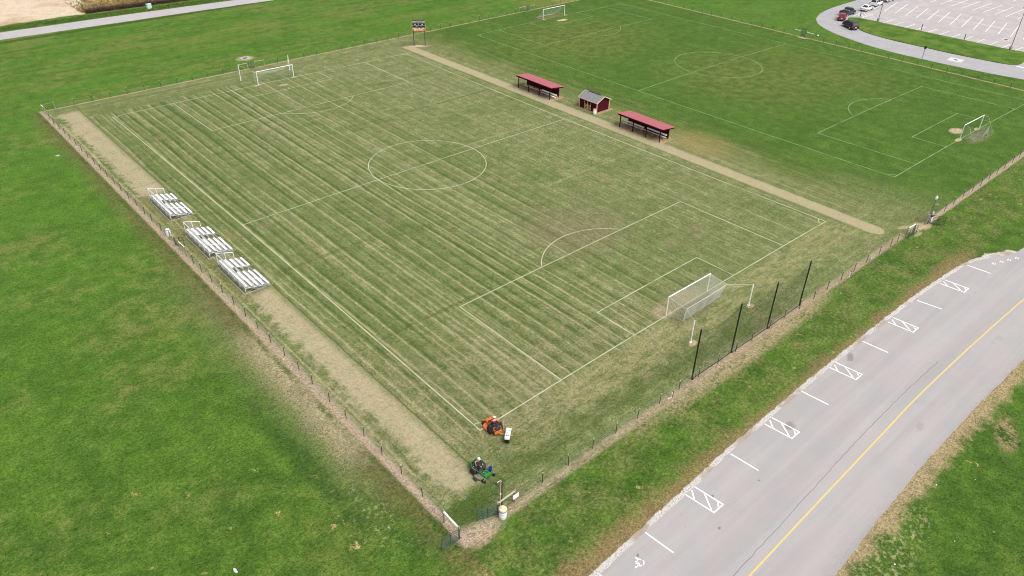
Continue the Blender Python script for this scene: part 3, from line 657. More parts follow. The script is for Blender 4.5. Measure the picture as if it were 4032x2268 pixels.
mPole = plain('grey_brown_pole', (.20, .17, .165), .6)
mSkin = plain('skin', (.52, .29, .21), .6, var=.05)
mHair = plain('hair', (.05, .032, .02), .8)
mSign = plain('sign_board', (.72, .71, .72), .5, var=.05)

# ------------------------------------------------------------------ FENCES
def wire(mb, a, b, r, sag=0., k=1):
    a = Vector(a); b = Vector(b); mb.tube([a.lerp(b, i/k)-Vector((0, 0, sag*4*(i/k)*(1-i/k))) for i in range(k+1)], r, 3, False)
POST = MB(); POST.tube([(0, 0, 0), (0, 0, 1.20)], .036, 6); POST.cur = 1; POST.tube([(0, 0, 1.20), (0, 0, 1.32)], .038, 6)
post0 = POST.build('post', [mPostD, mTip]); COL.objects.unlink(post0)
def fence(a, b, posts, label, thin=False):
    a = Vector((*a, 0)); b = Vector((*b, 0)); d = (b-a); L_ = d.length; d.normalize()
    t = thing('wire_fence', label, 'fence', a, 0, 'wire fences round the two pitches')
    mb = MB()
    for z_ in (.06, .3, .55, .8, 1.06): wire(mb, (0, 0, z_), d*L_+Vector((0, 0, z_)), .0035)
    for i in range(1, int(L_/.45)): p = d*(i*.45); wire(mb, p+Vector((0, 0, .06)), p+Vector((0, 0, 1.06)), .0018)
    mb.build('wire_mesh', mGalv, t)
    for s in posts:
        o = post0.copy(); COL.objects.link(o); o.parent = t; o.location = d*s + Vector((random.uniform(-.03, .03), random.uniform(-.03, .03), random.uniform(-.08, .02)))
        o.rotation_euler = (random.gauss(0, .025), random.gauss(0, .025), random.uniform(0, 3))
    return t
fence((-8.6, -6.2), (-8.48, 46.4), [y+6.2 for y in (-2.94, .08, 3.05, 6.06, 9.06, 12.1, 15.3, 18.0, 21.0, 24.0, 27.0, 30.0, 33, 35.95, 38.96, 41.98, 44.3)], 'wire fence run on dark posts behind the bleachers up to the corner nearest the camera')
fence((-8.45, 51.8), (-8.62, 108.2), [y-51.8 for y in (54.9, 58.1, 60.8, 63.8, 66.9, 69.9, 72.9, 75.9, 78.8, 81.7, 84.7, 87.7, 90.8, 93.8, 96.9, 99.95, 103.1, 105.4)], 'wire fence run beside the long tan strip beyond the farthest bleacher')
fence((-6.57, 110.3), (27.6, 110.3), [x+6.57 for x in np.arange(-3.3, 26, 3.07)], 'wire fence run behind the left half of the far goal line')
fence((33.0, 110.1), (103.8, 110.2), [x-33 for x in np.arange(36.16, 103, 3.03)], 'wire fence run passing behind the scoreboard at the far end')
fence((109.2, 110.1), (142.0, 110.4), [x-109.2 for x in np.arange(113.26, 141, 2.95)], 'wire fence run behind the far goal of the greener pitch')
fence((142.6, 110.4), (141.2, 53.3), [110.4-y for y in np.arange(108, 55, -3.08)], 'wire fence run between the greener pitch and the curved drive, farther half')
fence((141.9, 48.1), (141.2, -9.2), [48.1-y for y in np.arange(45.55, -8, -3.15)], 'wire fence run between the greener pitch and the drive, half nearer the sign post')
fence((-3.1, -8.3), (64.9, -9.15), [x+3.1 for x in (-.13, 2.9, 5.92, 8.92, 11.9, 15.04, 18.0, 21.07, 24.3, 27.3, 30.3, 33.55, 36.4, 39.5, 42.6, 45.6, 48.8, 51.8, 54.9, 58.1, 61.2, 63.1)], 'wire fence run between the near goal and the parking bays')
fence((71.3, -9.5), (141.2, -9.4), [x-71.3 for x in np.arange(76.5, 140, 3.2)], 'wire fence run along the brown strip right of the lamp post gate')
bpy.data.objects.remove(post0)

def brace(posts, rails, label, hs=1.45, pm=None, rm=None, rr=.06, pr=.075):
    p0 = Vector((*posts[0][:2], 0)); t = thing('fence_brace', label, 'fence brace', p0, 0, 'wooden fence braces')
    for p in posts:
        q = Vector((p[0], p[1], 0))-p0; h = p[2] if len(p) > 2 else hs
        mb = MB(); mb.tube([q, q+Vector((.01, .01, h*.5)), q+Vector((0, 0, h))], [pr*1.05, pr, pr*.95], 10); mb.build('post', pm or mWood, t, True)
    for (i, j, z_, *mm) in rails:
        a = Vector((posts[i][0], posts[i][1], z_))-p0; b = Vector((posts[j][0], posts[j][1], z_))-p0; d = (b-a).normalized()
        mb = MB(); mb.tube([a+d*pr, a.lerp(b, .35), a.lerp(b, .7), b-d*pr], [rr*1.1, rr, rr*1.08, rr], 10); mb.build('rail', mm[0] if mm else (rm or mMoss), t, True)
    a = Vector((posts[0][0], posts[0][1], .15))-p0; k = rails[0][1]; b = Vector((posts[k][0], posts[k][1], rails[0][2]))-p0
    mb = MB(); wire(mb, a, b, .004); mb.build('brace_wire', mGalv, t)
    return t
brace([(-8.86, -6.17, 1.5), (-8.93, -8.2, 1.5)], [(0, 1, 1.3, mRail)], 'wooden brace with thick white rail left of the open corner gate', rr=.085)
brace([(-5.12, -8.33, 1.4), (-3.18, -8.28, 1.4)], [(0, 1, 1.28)], 'wooden brace with lichen covered rail carrying the white sign at the corner', rr=.075)
brace([(-8.41, 51.77), (-8.52, 49.9)], [(0, 1, 1.2)], 'short wooden brace with the white barrel against it beside the small bleacher gate', 1.35)
brace([(-8.5, 48.35), (-8.45, 46.4)], [(0, 1, 1.3, mRail)], 'wooden brace with pale rail on the near side of the small bleacher gate', 1.4)
brace([(-8.54, 109.98), (-8.5, 108.2), (-6.57, 109.9)], [(0, 1, 1.3, mRail), (0, 2, 1.3, mGateL)], 'wooden corner brace at the far left fence corner with two rails', 1.5)
brace([(27.6, 110.1), (29.5, 110.06)], [(0, 1, 1.25)], 'wooden brace left of the small gate behind the far goal', 1.4)
brace([(31.05, 109.95), (33.0, 109.8)], [(0, 1, 1.3)], 'wooden brace right of the small gate behind the far goal', 1.5)
brace([(103.85, 110), (106.0, 109.9)], [(0, 1, 1.3)], 'wooden brace left of the small gate by the far goal of the greener pitch', 1.5)
brace([(107.58, 110.0), (109.15, 109.8)], [(0, 1, 1.3)], 'wooden brace right of the small gate by the far goal of the greener pitch', 1.5)
brace([(141.9, 53.3, 1.5), (141.85, 51.5, 1.7)], [(0, 1, 1.35, mRail)], 'white railed wooden brace left of the framed gate by the drive')
brace([(141.9, 50.1, 1.7), (141.85, 48.1, 1.5)], [(0, 1, 1.3, mRail)], 'white railed wooden brace right of the framed gate by the drive')
brace([(65.1, -9.25, 1.5), (66.95, -9.42, 1.5)], [(0, 1, 1.4, mRail)], 'wooden brace with pale rail left of the double gate at the tall lamp post')
brace([(70.6, -9.42, 1.6), (70.9, -9.47, 1.5)], [(0, 1, 1.45)], 'pair of close wooden posts beside the tall lamp post gate')

def gate(a, b, h, label, mat=None, z0=.18, bars=6, verts=1, r=.029):
    a = Vector((*a, 0)); b = Vector((*b, 0)); d = b-a; L_ = d.length; d.normalize()
    t = thing('tube_gate', label, 'gate', a, 0, 'metal tube gates'); m = mat or mGate
    mb = MB(); c = .10
    mb.tube([d*0+Vector((0, 0, z0)), Vector((0, 0, z0+h-c)), d*c*.4+Vector((0, 0, z0+h-c*.3)), d*c+Vector((0, 0, z0+h)), d*(L_-c)+Vector((0, 0, z0+h)), d*(L_-c*.4)+Vector((0, 0, z0+h-c*.3)), d*L_+Vector((0, 0, z0+h-c)), d*L_+Vector((0, 0, z0)), Vector((0, 0, z0))], r, 8)
    mb.build('frame', m, t, True)
    for i in range(1, bars):
        z_ = z0+h*((i/bars)**1.25); mb = MB(); mb.tube([Vector((0, 0, z_)), d*L_+Vector((0, 0, z_))], r*.75, 6); mb.build('bar', m, t, True)
    for i in range(verts):
        s = L_*(i+1)/(verts+1); mb = MB(); mb.tube([d*s+Vector((0, 0, z0)), d*s+Vector((0, 0, z0+h))], r*1.1, 6); mb.build('upright', m, t, True)
    mb = MB()
    for z_ in (z0+.15, z0+h-.2): mb.box(Vector((0, 0, z_))-d*.05, (.09, .06, .05))
    mb.build('hinge', mBlack, t)
    return t
gate((-8.98, -8.34), (-10.62, -8.2), 1.22, 'green tube gate swung open on the grass left of the bare corner entrance')
gate((-5.2, -8.42), (-6.8, -7.82), 1.15, 'green tube gate swung open beside the white barrel with cream lid')
gate((-8.5, 49.8), (-7.72, 48.9), 1.15, 'small dark tube gate standing open by the bleachers', mBlack)
gate((29.75, 109.85), (30.9, 109.95), 1.15, 'small dark gate behind the far goal of the striped pitch', mGate)
gate((106.15, 109.95), (107.45, 110.0), 1.15, 'small dark gate behind the far goal of the greener pitch', mGate)
gate((66.95, -9.75), (65.0, -9.62), 1.2, 'dark tube gate folded back against the wooden brace left of the lamp post entrance', mGate, verts=2)
gate((71.15, -9.72), (72.1, -11.25), 1.2, 'dark tube gate swung out from the tall lamp post', mBlack)
# framed pedestrian gate by the drive
t = thing('framed_gate', 'tall wooden framed gate with mesh door in the fence by the drive', 'gate', (141.85, 50.8, 0))
for y in (-.62, .62): mb = MB(); mb.box((0, y, .95), (.10, .10, 1.9)); mb.build('post', mWood, t)
mb = MB(); mb.box((0, 0, 1.93), (.12, 1.5, .10)); mb.build('lintel', mWoodB, t)
mb = MB()
mb.tube([(0, -.35, .2), (0, .5, .2), (0, .5, 1.65), (0, -.35, 1.65), (0, -.35, .2)], .03, 6)
for i in range(1, 12): mb.tube([(0, -.35+.85*i/12, .2), (0, -.35+.85*i/12, 1.65)], .006, 3, False)
for i in range(1, 18): mb.tube([(0, -.35, .2+1.45*i/18), (0, .5, .2+1.45*i/18)], .006, 3, False)
mb.build('mesh_door', mGate, t)

# ------------------------------------------------------------------ GOALS
def goal_frame(t, wd=7.44, h=2.5, r=.062, mat=None):
    for s, nm in ((-1, 'left'), (1, 'right')):
        mb = MB(); mb.tube([(s*wd/2, 0, 0), (s*wd/2, 0, h)], r, 14); mb.build('goalpost', mat or mW, t, True)
    mb = MB(); mb.tube([(-wd/2-r, 0, h), (wd/2+r, 0, h)], r, 14); mb.build('crossbar', mat or mW, t, True)
def netgrid(mb, P, nu, nv, r):
    for i in range(nu+1): mb.tube([P(i/nu, j/nv) for j in range(nv+1)], r, 3, False)
    for j in range(nv+1): mb.tube([P(i/nu, j/nv) for i in range(nu+1)], r, 3, False)
def lerp(a, b, t): return Vector(a).lerp(Vector(b), t)
def box_net(t, TL, TR, rTL, rTR, bL, bR, gL, gR, r, sag=.12, cell=.16, mat=None, sag_back=0.):
    """front top TL,TR ; rear top rTL,rTR ; rear bottom bL,bR ; front bottom gL,gR"""
    mb = MB(); nw = int((Vector(TR)-Vector(TL)).length/cell)
    nd = max(2, int((Vector(rTL)-Vector(TL)).length/cell)); nh = max(2, int((Vector(rTL)-Vector(bL)).length/cell))
    def back(u): return lerp(rTL, rTR, u)-Vector((0, 0, 4*sag_back*u*(1-u)))
    def top(u, v): p = lerp(lerp(TL, TR, u), back(u), v); p.z -= sag*math.sin(math.pi*v)*(.5+2*u*(1-u)); return p
    def bk(u, v): p = back(u).lerp(lerp(bL, bR, u), v); p.y += .10*math.sin(math.pi*v)*(.4+u*(1-u)) + .04*math.sin(u*23)*v; return p
    netgrid(mb, top, nw, nd, r); netgrid(mb, bk, nw, nh, r)
    for A, B, C, D in ((TL, rTL, bL, gL), (TR, rTR, bR, gR)):
        def side(u, v, A=A, B=B, C=C, D=D): p = lerp(lerp(A, B, u), lerp(D, C, u), v); p.x += .06*math.sin(3*u+2*v); return p
        netgrid(mb, side, nd, nh, r)
    return mb.build('net', mat or mNet, t)
# near goal of pitch one: looks +Y, net runs to -Y
gc_ = (G(2622.3, 1243.8)+G(2783, 1147.3))/2
t = thing('soccer_goal', 'white goal with full hanging net on two rope posts nearest the parking bays', 'soccer goal', (gc_.x, gc_.y, 0), R(-.8), 'soccer goals')
goal_frame(t)
gd = Vector((gc_.x, gc_.y, 0)); lc = lambda p: tuple(Matrix.Rotation(R(.8), 3, 'Z') @ (Vector(p)-gd))
rL = lc((26.87, -2.28, 2.2)); rR = lc((34.31, -2.25, 2.2))
box_net(t, (-3.72, 0, 2.5), (3.72, 0, 2.5), rL, rR, lc((27.5, -1.75, .02)), lc((34.3, -1.6, .02)), (-3.72, 0, .02), (3.72, 0, .02), .0072, .16, .165)
mb = MB(); mb.tube([rL, lerp(rL, rR, .25)-Vector((0, 0, .06)), lerp(rL, rR, .5)-Vector((0, 0, .09)), lerp(rL, rR, .75)-Vector((0, 0, .06)), rR], .022, 5)
pl_ = lc((25.07, -4.61, 2.84)); pr_ = lc((35.74, -4.68, 2.82))
mb.tube([rL, pl_], .010, 5); mb.tube([rR, lerp(rR, pr_, .5)-Vector((0, 0, .05)), pr_], .010, 5); mb.tube([rR, lerp(rR, pr_, .35)-Vector((0, 0, .30)), lerp(rR, pr_, .7)-Vector((0, 0, .25)), pr_], .009, 5)
mb.tube([(-3.72, 0, 2.5), rL], .010, 5); mb.tube([(3.72, 0, 2.5), rR], .010, 5)
mb.tube([rL, lc((27.5, -1.75, .02))], .009, 5); mb.tube([rR, lc((34.3, -1.6, .02))], .009, 5)
mb.build('net_rope', mNet, t)
# far goal of pitch one (net to +Y), sagging
fL, fR = G(1017.4, 333.9), G(1157.2, 304.2); fc_ = (fL+fR)/2; ang = math.atan2(fR.y-fL.y, fR.x-fL.x)
t = thing('soccer_goal', 'white goal with sagging net at the far end of the striped pitch', 'soccer goal', (fc_.x, fc_.y, 0), ang, 'soccer goals')
goal_frame(t, (fR-fL).length)
box_net(t, (-3.8, 0, 2.5), (3.8, 0, 2.5), (-3.7, 1.9, 2.1), (3.6, 1.9, 2.0), (-3.6, 1.7, .02), (3.6, 1.7, .02), (-3.8, 0, .02), (3.8, 0, .02), .006, .5, .2, mNetG, .55)
mb = MB(); mb.tube([lerp((-3.7, 1.9, 2.1), (3.6, 1.9, 2.0), u)-Vector((0, 0, 2.2*u*(1-u))) for u in np.linspace(0, 1, 14)], .014, 5)
lcf = lambda p: tuple(Matrix.Rotation(-ang, 3, 'Z') @ (Vector(p)-Vector((fc_.x, fc_.y, 0))))
mb.tube([(-3.7, 1.9, 2.1), lcf((25.5, 104.6, 2.95))], .01, 5); mb.tube([(3.6, 1.9, 2.0), lcf((35.9, 104.5, 2.95))], .01, 5); mb.build('net_rope', mNet, t)
for (x, y, h, lb) in ((25.07, -4.61, 2.88, 'white net post standing left behind the near goal'), (35.74, -4.68, 2.86, 'white net post standing right behind the near goal'),
                      (25.45, 104.59, 3.0, 'white net post left behind the far goal of the striped pitch'), (35.89, 104.47, 3.0, 'white net post right behind the far goal of the striped pitch')):
    mb = MB(); mb.tube([(0, 0, 0), (0, 0, h)], .062, 12); mb.sph((0, 0, h), .062, 10, (1, 1, .4)); mb.lathe([(.16, 0), (.15, .02), (.07, .03)], 14)
    o = mb.build('net_post', mW, None, True); o.location = (x, y, 0); tag(o, lb, 'net post', 'white posts holding the goal nets')
# second pitch, south goal: bent stanchions, net fallen
a, b = gz(3, 2090, 1050), gz(3, 2237, 972); c = (a+b)/2
t = thing('soccer_goal', 'white goal with torn net fallen from bent rear stanchions at right edge', 'soccer goal', (c.x, c.y, 0), math.atan2(b.y-a.y, b.x-a.x), 'soccer goals')
wd = (b-a).length; goal_frame(t, wd)
for s in (-1, 1):
    mb = MB(); mb.tube([(s*wd/2, -.05, 2.46), (s*wd/2, -.75, 2.40), (s*wd/2, -.95, 2.25), (s*wd/2+.02*s, -1.5, 1.2), (s*wd/2+.05*s, -2.35, 0)], .022, 6); mb.build('stanchion', mGalv, t, True)
mb = MB()
def sideL(u, v):
    p = lerp(lerp((-wd/2, -.1, 2.35), (-wd/2, -.9, 2.2), u), lerp((-wd/2+.1, -.3, .05), (-wd/2+.5, -2.3, .05), u), v); p.x += .25*math.sin(3*v)*u; return p
netgrid(mb, sideL, 9, 20, .006)
def heap(u, v):
    x = -wd/2+.4+u*(wd-.6); h = .35*math.sin(math.pi*v)*(.5+.5*math.sin(u*9+1))+1.25*max(0, u-.8)/.2*(1-v)
    return Vector((x, -.6-1.9*v+.15*math.sin(u*17), .04+max(0, h)))
netgrid(mb, heap, 50, 16, .006)
def diag(u, v): p = lerp((wd/2, -1.45, 1.3), (0, -2.2, .35), u); p.z -= v*(p.z-.05); p.y -= .2*v*math.sin(u*6); return p
netgrid(mb, diag, 26, 9, .005)
mb.build('net', mNetG, t)
# second pitch, north goal: sloping net
a, b = gz(2, 1522, 150), gz(2, 1683, 115); c = (a+b)/2; wd = (b-a).length
t = thing('soccer_goal', 'white goal with sloping net at the far end of the greener pitch', 'soccer goal', (c.x, c.y, 0), math.atan2(b.y-a.y, b.x-a.x), 'soccer goals')
goal_frame(t, wd)
mb = MB()
def slope(u, v): p = lerp(lerp((-wd/2, .05, 2.45), (wd/2, .05, 2.45), u), lerp((-wd/2, 2.6, .03), (wd/2, 2.6, .03), u), v); p.z -= .1*math.sin(math.pi*v); return p
netgrid(mb, slope, 40, 18, .007)
for s in (-1, 1):
    def sd_(u, v, s=s): return lerp((s*wd/2, .05, .03), (s*wd/2, .05, 2.45), v).lerp(Vector((s*wd/2, 2.6, .03)), u*(1))
    netgrid(mb, sd_, 10, 12, .007)
mb.build('net', mNetG, t)
mb = MB(); mb.tube([(wd/2-.9, .1, 2.4), (wd/2-1.2, 1.2, 1.2), (wd/2-1.3, 2.5, .1)], .04, 6); mb.build('net_rope', mTip, t); mb = MB(); mb.tube([(wd/2-1.3, 2.6, .05), (0, 2.7, .06), (-wd/2, 2.6, .05), (-wd/2, .1, .04)], .05, 6); mb.build('net_bottom_roll', mTip, t)

# ------------------------------------------------------------------ BALL NETTING
t = thing('ball_netting', 'tall dark ball netting on four black poles behind the near goal', 'ball netting', (20.25, -8.42, 0))
PX = [(20.25, -8.40, 6.25), (26.85, -8.46, 6.25), (33.40, -8.55, 6.05), (40.02, -8.52, 6.0)]
for x, y, h in PX:
    mb = MB(); mb.tube([(x-20.25, y+8.42, 0), (x-20.25, y+8.42, h)], .075, 12); mb.cyl((x-20.25, y+8.42, 1.5), (x-20.25, y+8.42, 1.58), .10, 12); mb.box((x-20.25+.1, y+8.42-.02, .05), (.28, .2, .08)); mb.build('pole', mBlack, t, True)
mb = MB(); e_top = []; e_bot = []
for (a, b) in zip(PX[:-1], PX[1:]):
    A = Vector((a[0]-20.25, a[1]+8.42, 0)); B = Vector((b[0]-20.25, b[1]+8.42, 0)); ha, hb = a[2]-.1, b[2]-.1
    def bn(u, v):
        tp = ha+(hb-ha)*u-1.75*4*u*(1-u)*.55; p = A.lerp(B, u); p.z = .35+(tp-.35)*v; p.y += .12*math.sin(u*math.pi)*math.sin(v*math.pi); return p
    nu, nv = 40, 34
    for i in range(1, nu): mb.tube([bn(i/nu, j/8) for j in range(9)], .0042, 3, False)
    for j in range(nv+1): mb.tube([bn(i/10, j/nv) for i in range(11)], .0042, 3, False)
    k_ = 1 if e_top else 0
    e_top += [bn(i/12, 1) for i in range(k_, 13)]; e_bot += [bn(i/12, 0)-Vector((0, 0, .28)) for i in range(k_, 13)]
mb.build('net', mBNet, t)
mb = MB(); mb.tube(e_top, .012, 4); mb.build('top_rope', mBNet, t); mb = MB(); mb.tube(e_bot, .04, 5); mb.build('bottom_rope', mBNet, t)

# ------------------------------------------------------------------ BLEACHERS
def make_bleacher():
    t = thing('bleacher', '', 'bleacher', (0, 0, 0), 0, 'aluminium bleachers beside the striped pitch')
    L_ = 7.35; rows = [(2.72-.64*i, .40+.15*i) for i in range(5)]
    segs = lambda i: [(0, L_)] if i == 4 else [(0, 3.75), (5.1, L_)]
    for i, (x, z_) in enumerate(rows):
        for y0, y1 in segs(i):
            mb = MB(); mb.box((x, (y0+y1)/2, z_), (.26, y1-y0, .045), bev=.012); mb.build('seat', mAl, t)
        if i:
            for y0, y1 in ([(0, L_)] if i >= 3 else segs(i)):
                mb = MB(); mb.box((x+.36, (y0+y1)/2, z_-.34), (.24, y1-y0, .035), bev=.01); mb.build('footboard', mFoot, t)
    mb = MB(); mb.box((rows[0][0]+.12, 1.87, .12), (.24, 3.75, .035)); mb.build('footboard', mFoot, t)
    for k in range(5):                                   # five trusses
        y = .08+k*(L_-.16)/4; mb = MB(); r = .026
        mb.tube([(2.85, y, .03), (-.25, y, .03)], r, 6); mb.tube([(0, y, .03), (0, y, 1.0)], r, 6)
        mb.tube([(2.75, y, .03), (2.6, y, .33), (.1, y, .95)], r, 6); mb.tube([(1.45, y, .03), (1.45, y, .64)], r, 6)
        mb.tube([(.05, y, .06), (1.4, y, .62)], r*.8, 6); mb.tube([(1.45, y, .06), (.1, y, .9)], r*.8, 6); mb.tube([(1.5, y, .06), (2.6, y, .32)], r*.8, 6)
        for i, (x, z_) in enumerate(rows): mb.tube([(x, y, z_-.02), (x, y, max(.05, z_-.36))], .02, 5); mb.box((x+.25, y, max(.05, z_-.37)), (.55, .04, .04))
        mb.build('truss', mAlD, t)
    mb = MB()
    for k in range(4):
        y0 = .08+k*(L_-.16)/4; y1 = y0+(L_-.16)/4
        mb.tube([(0, y0, .1), (0, y1, .9)], .018, 5); mb.tube([(0, y1, .1), (0, y0, .9)], .018, 5)
    mb.tube([(-.2, -.1, .035), (-.2, L_+.1, .035)], .04, 6); mb.tube([(1.45, 0, .04), (1.45, L_, .04)], .03, 6); mb.tube([(2.8, 0, .04), (2.8, L_, .04)], .03, 6)
    mb.build('brace_frame', mAlD, t)
    mb = MB(); H_ = 2.05; r = .028
    mb.tube([(1.95, L_+.05, 1.42), (-.06, L_+.05, H_), (-.06, -.05, H_), (1.95, -.05, 1.42)], r*1.25, 8)
    for k in range(6): y = L_*k/5; mb.tube([(-.06, y, H_), (-.05, y, .45)], r, 6)
    for y in (-.05, L_+.05):
        for x in (.95, 1.95): mb.tube([(x, y, H_-.315*(x+.06)), (x+.03, y, .38+.15*(x < 1))], r, 6)
        mb.tube([(-.05, y, .85), (1.95, y, .46)], r*.8, 6)
    mb.tube([(-.05, 0, .85), (-.05, L_, .85)], r*.8, 6)
    mb.build('guard_rail', mAl, t)
    mb = MB()
    def bkn(u, v): return Vector((-.05, u*L_, .85+v*(H_-.85)))
    netgrid(mb, bkn, 64, 13, .0035)
    for y in (-.05, L_+.05):
        def en(u, v, y=y): return Vector((-.05+u*2., y, (.85-.39*u)+v*(H_-.85-.24*u)))
        netgrid(mb, en, 19, 15, .003)
    mb.build('chain_link', mGalv, t)
    mb = MB()                                            # aisle handrail
    yy = 3.72
    mb.tube([(2.1, yy, .45), (2.1, yy, 1.25), (.75, yy, 1.6), (.75, yy, .8)], .02, 6); mb.tube([(1.45, yy, .6), (1.45, yy, 1.42)], .018, 6)
    mb.build('handrail', mAl, t)
    return t
b0 = make_bleacher()
bl = [((-6.52, 33.98), 'white aluminium bleacher nearest the camera, its guard rail overlapping the middle one'),
      ((-6.47, 44.0), 'middle white aluminium bleacher beside the small gate and barrel'), ((-6.45, 56.5), 'farthest white aluminium bleacher standing alone beyond the gate')]
for i, ((x, y), lb) in enumerate(bl):
    o = b0 if i == 0 else copy_tree(b0); o.location = (x, y, 0); o['label'] = lb

# ------------------------------------------------------------------ DUGOUTS AND SHED
def dugout(y0, y1, label):
    t = thing('dugout', label, 'dugout', (64.85, y0, 0), 0, 'maroon dugouts'); L_ = y1-y0
    for k in range(4):
        y = .05+k*(L_-.1)/3; mb = MB(); mb.box((0, y, 1.12), (.13, .13, 2.24)); mb.build('post', mMarD, t)
    for k in range(5):
        y = .05+k*(L_-.1)/4; mb = MB(); mb.box((2.28, y, .95), (.12, .12, 1.9)); mb.build('post', mMarD, t)
    mb = MB()
    for k in range(7): mb.box((2.38, L_/2, .28+k*.235), (.035, L_, .228))
    mb.build('back_wall', mMar, t)
    for y in (.05, L_/3, 2*L_/3, L_-.05): mb = MB(); mb.box((1.12, y, 2.12), (2.9, .07, .16), (0, R(7.5), 0)); mb.build('rafter', mMarD, t)
    mb = MB(); mb.box((-.12, L_/2, 2.26), (.06, L_+.9, .30)); mb.box((2.98, L_/2, 1.92), (.06, L_+.9, .2))
    for y in (-.47, L_+.47): mb.box((1.43, y, 2.12), (3.1, .05, .22), (0, R(6.5), 0))
    mb.build('fascia', mMarD, t)
    mb = MB(); mb.extr([(-.28, -.55, 2.47), (3.12, -.55, 2.08), (3.12, -.55, 2.04), (-.28, -.55, 2.43)], (0, L_+1.1, 0)); mb.build('roof', mRoof, t)
    return t
dugout(58.1, 66.9, 'maroon dugout with faded pink roof left of the shed')
dugout(31.95, 40.75, 'maroon dugout with faded pink roof right of the shed')
def bench(x, y0, y1, back, label):
    t = thing('bench', label, 'bench', (x, y0, 0), 0, 'white benches in the dugouts'); L_ = y1-y0
    mb = MB(); mb.box((0, L_/2, .45), (.28, L_, .045), bev=.012); mb.build('seat', mAl, t)
    if back: mb = MB(); mb.box((.27, L_/2, .78), (.045, L_, .26), (0, R(22), 0), bev=.01); mb.build('backrest', mAl, t)
    n_ = 4
    for k in range(n_):
        y = .3+k*(L_-.6)/(n_-1); mb = MB(); mb.tube([(.02, y, .44), (.02, y, .02)], .024, 6); mb.box((.05, y, .02), (.62, .05, .04)); mb.tube([(0, y, .4), (.30, y, .04)], .016, 5); mb.tube([(0, y, .4), (-.22, y, .04)], .016, 5)
        if back: mb.tube([(.05, y, .42), (.24, y, .46), (.29, y, .9)], .018, 5)
        mb.build('leg', mGalv, t)
bench(65.95, 61.9, 66.35, False, 'backless white bench in the left dugout')
bench(65.75, 57.45, 61.5, True, 'white bench with backrest in the left dugout')
bench(66.15, 36.65, 41.1, True, 'white bench with backrest at the left end of the right dugout')
bench(66.45, 32.0, 36.3, True, 'white bench with backrest at the right end of the right dugout')
t = thing('storage_shed', 'small maroon storage shed with grey shingle roof between the dugouts', 'shed', (66.65, 47.87, 0))
D_, L_, hw, hr, rx = 3.2, 4.25, 1.95, 2.72, 1.6
mb = MB(); mb.extr([(0, 0, .05), (D_, 0, .05), (D_, 0, hw), (rx, 0, hr), (0, 0, hw)], (0, L_, 0)); mb.build('wall', mMar, t)
mb = MB()
for k in range(1, 14): mb.box((-.004, L_*k/14, hw/2+.03), (.012, .02, hw-.1)); 
for k in range(1, 11): mb.box((D_*k/11, -.004, hw/2+.03), (.02, .012, hw-.1))
mb.build('siding_batten', mMarD, t)
th = .06; ov = .28
def roofside(s):
    e = (-ov, hw-ov*(hr-hw)/rx) if s < 0 else (D_+ov, hw-ov*(hr-hw)/(D_-rx))
    mb = MB(); mb.extr([(e[0], -ov, e[1]+.02), (rx, -ov, hr+.02), (rx, -ov, hr+.02+th), (e[0], -ov, e[1]+.02+th)], (0, L_+2*ov, 0)); return mb, e
for s in (-1, 1):
    mb, e = roofside(s); ro = mb.build('roof', mShin, t)
    mb = MB(); mb.box((e[0], L_/2, e[1]+.02), (.04, L_+2*ov+.02, .12))
    for y in (-ov-.01, L_+ov+.01): mb.extr([(e[0], y-.015, e[1]-.04), (rx, y-.015, hr-.04), (rx, y-.015, hr+.095), (e[0], y-.015, e[1]+.095)], (0, .03, 0))
    mb.build('roof_trim', mCreamW, t)
mb = MB(); mb.box((rx, L_/2, hr+.10), (.28, L_*.72, .035)); mb.build('ridge_vent', mDk, t)
mb = MB()
for (x, y) in ((-.02, -.02), (-.02, L_+.02), (D_+.02, -.02), (D_+.02, L_+.02)): mb.box((x, y, hw/2+.03), (.12, .12, hw-.02))
mb.build('corner_trim', mCream, t)
for y0 in (1.42, 2.24):
    d_ = MB(); d_.box((-.03, y0+.40, .96), (.04, .78, 1.72)); dd = d_.build('door', mMar, t)
    mb = MB()
    for (a, b) in (((y0+.03, .14), (y0+.77, .14)), ((y0+.03, .95), (y0+.77, .95)), ((y0+.03, .14), (y0+.77, .95)), ((y0+.77, .14), (y0+.03, .95))):
        v = Vector((0, b[0]-a[0], b[1]-a[1])); mb.box((-.06-.004*(a[1] != b[1]), (a[0]+b[0])/2, (a[1]+b[1])/2), (.025, v.length, .08), (math.atan2(v.z, v.y), 0, 0))
    mb.box((-.062, y0+.05, .545), (.02, .08, .82)); mb.box((-.062, y0+.75, .545), (.02, .08, .82)); mb.box((-.062, y0+.05, 1.4), (.02, .05, .84)); mb.box((-.062, y0+.75, 1.4), (.02, .05, .84))
    mb.build('door_trim', mCream, dd)
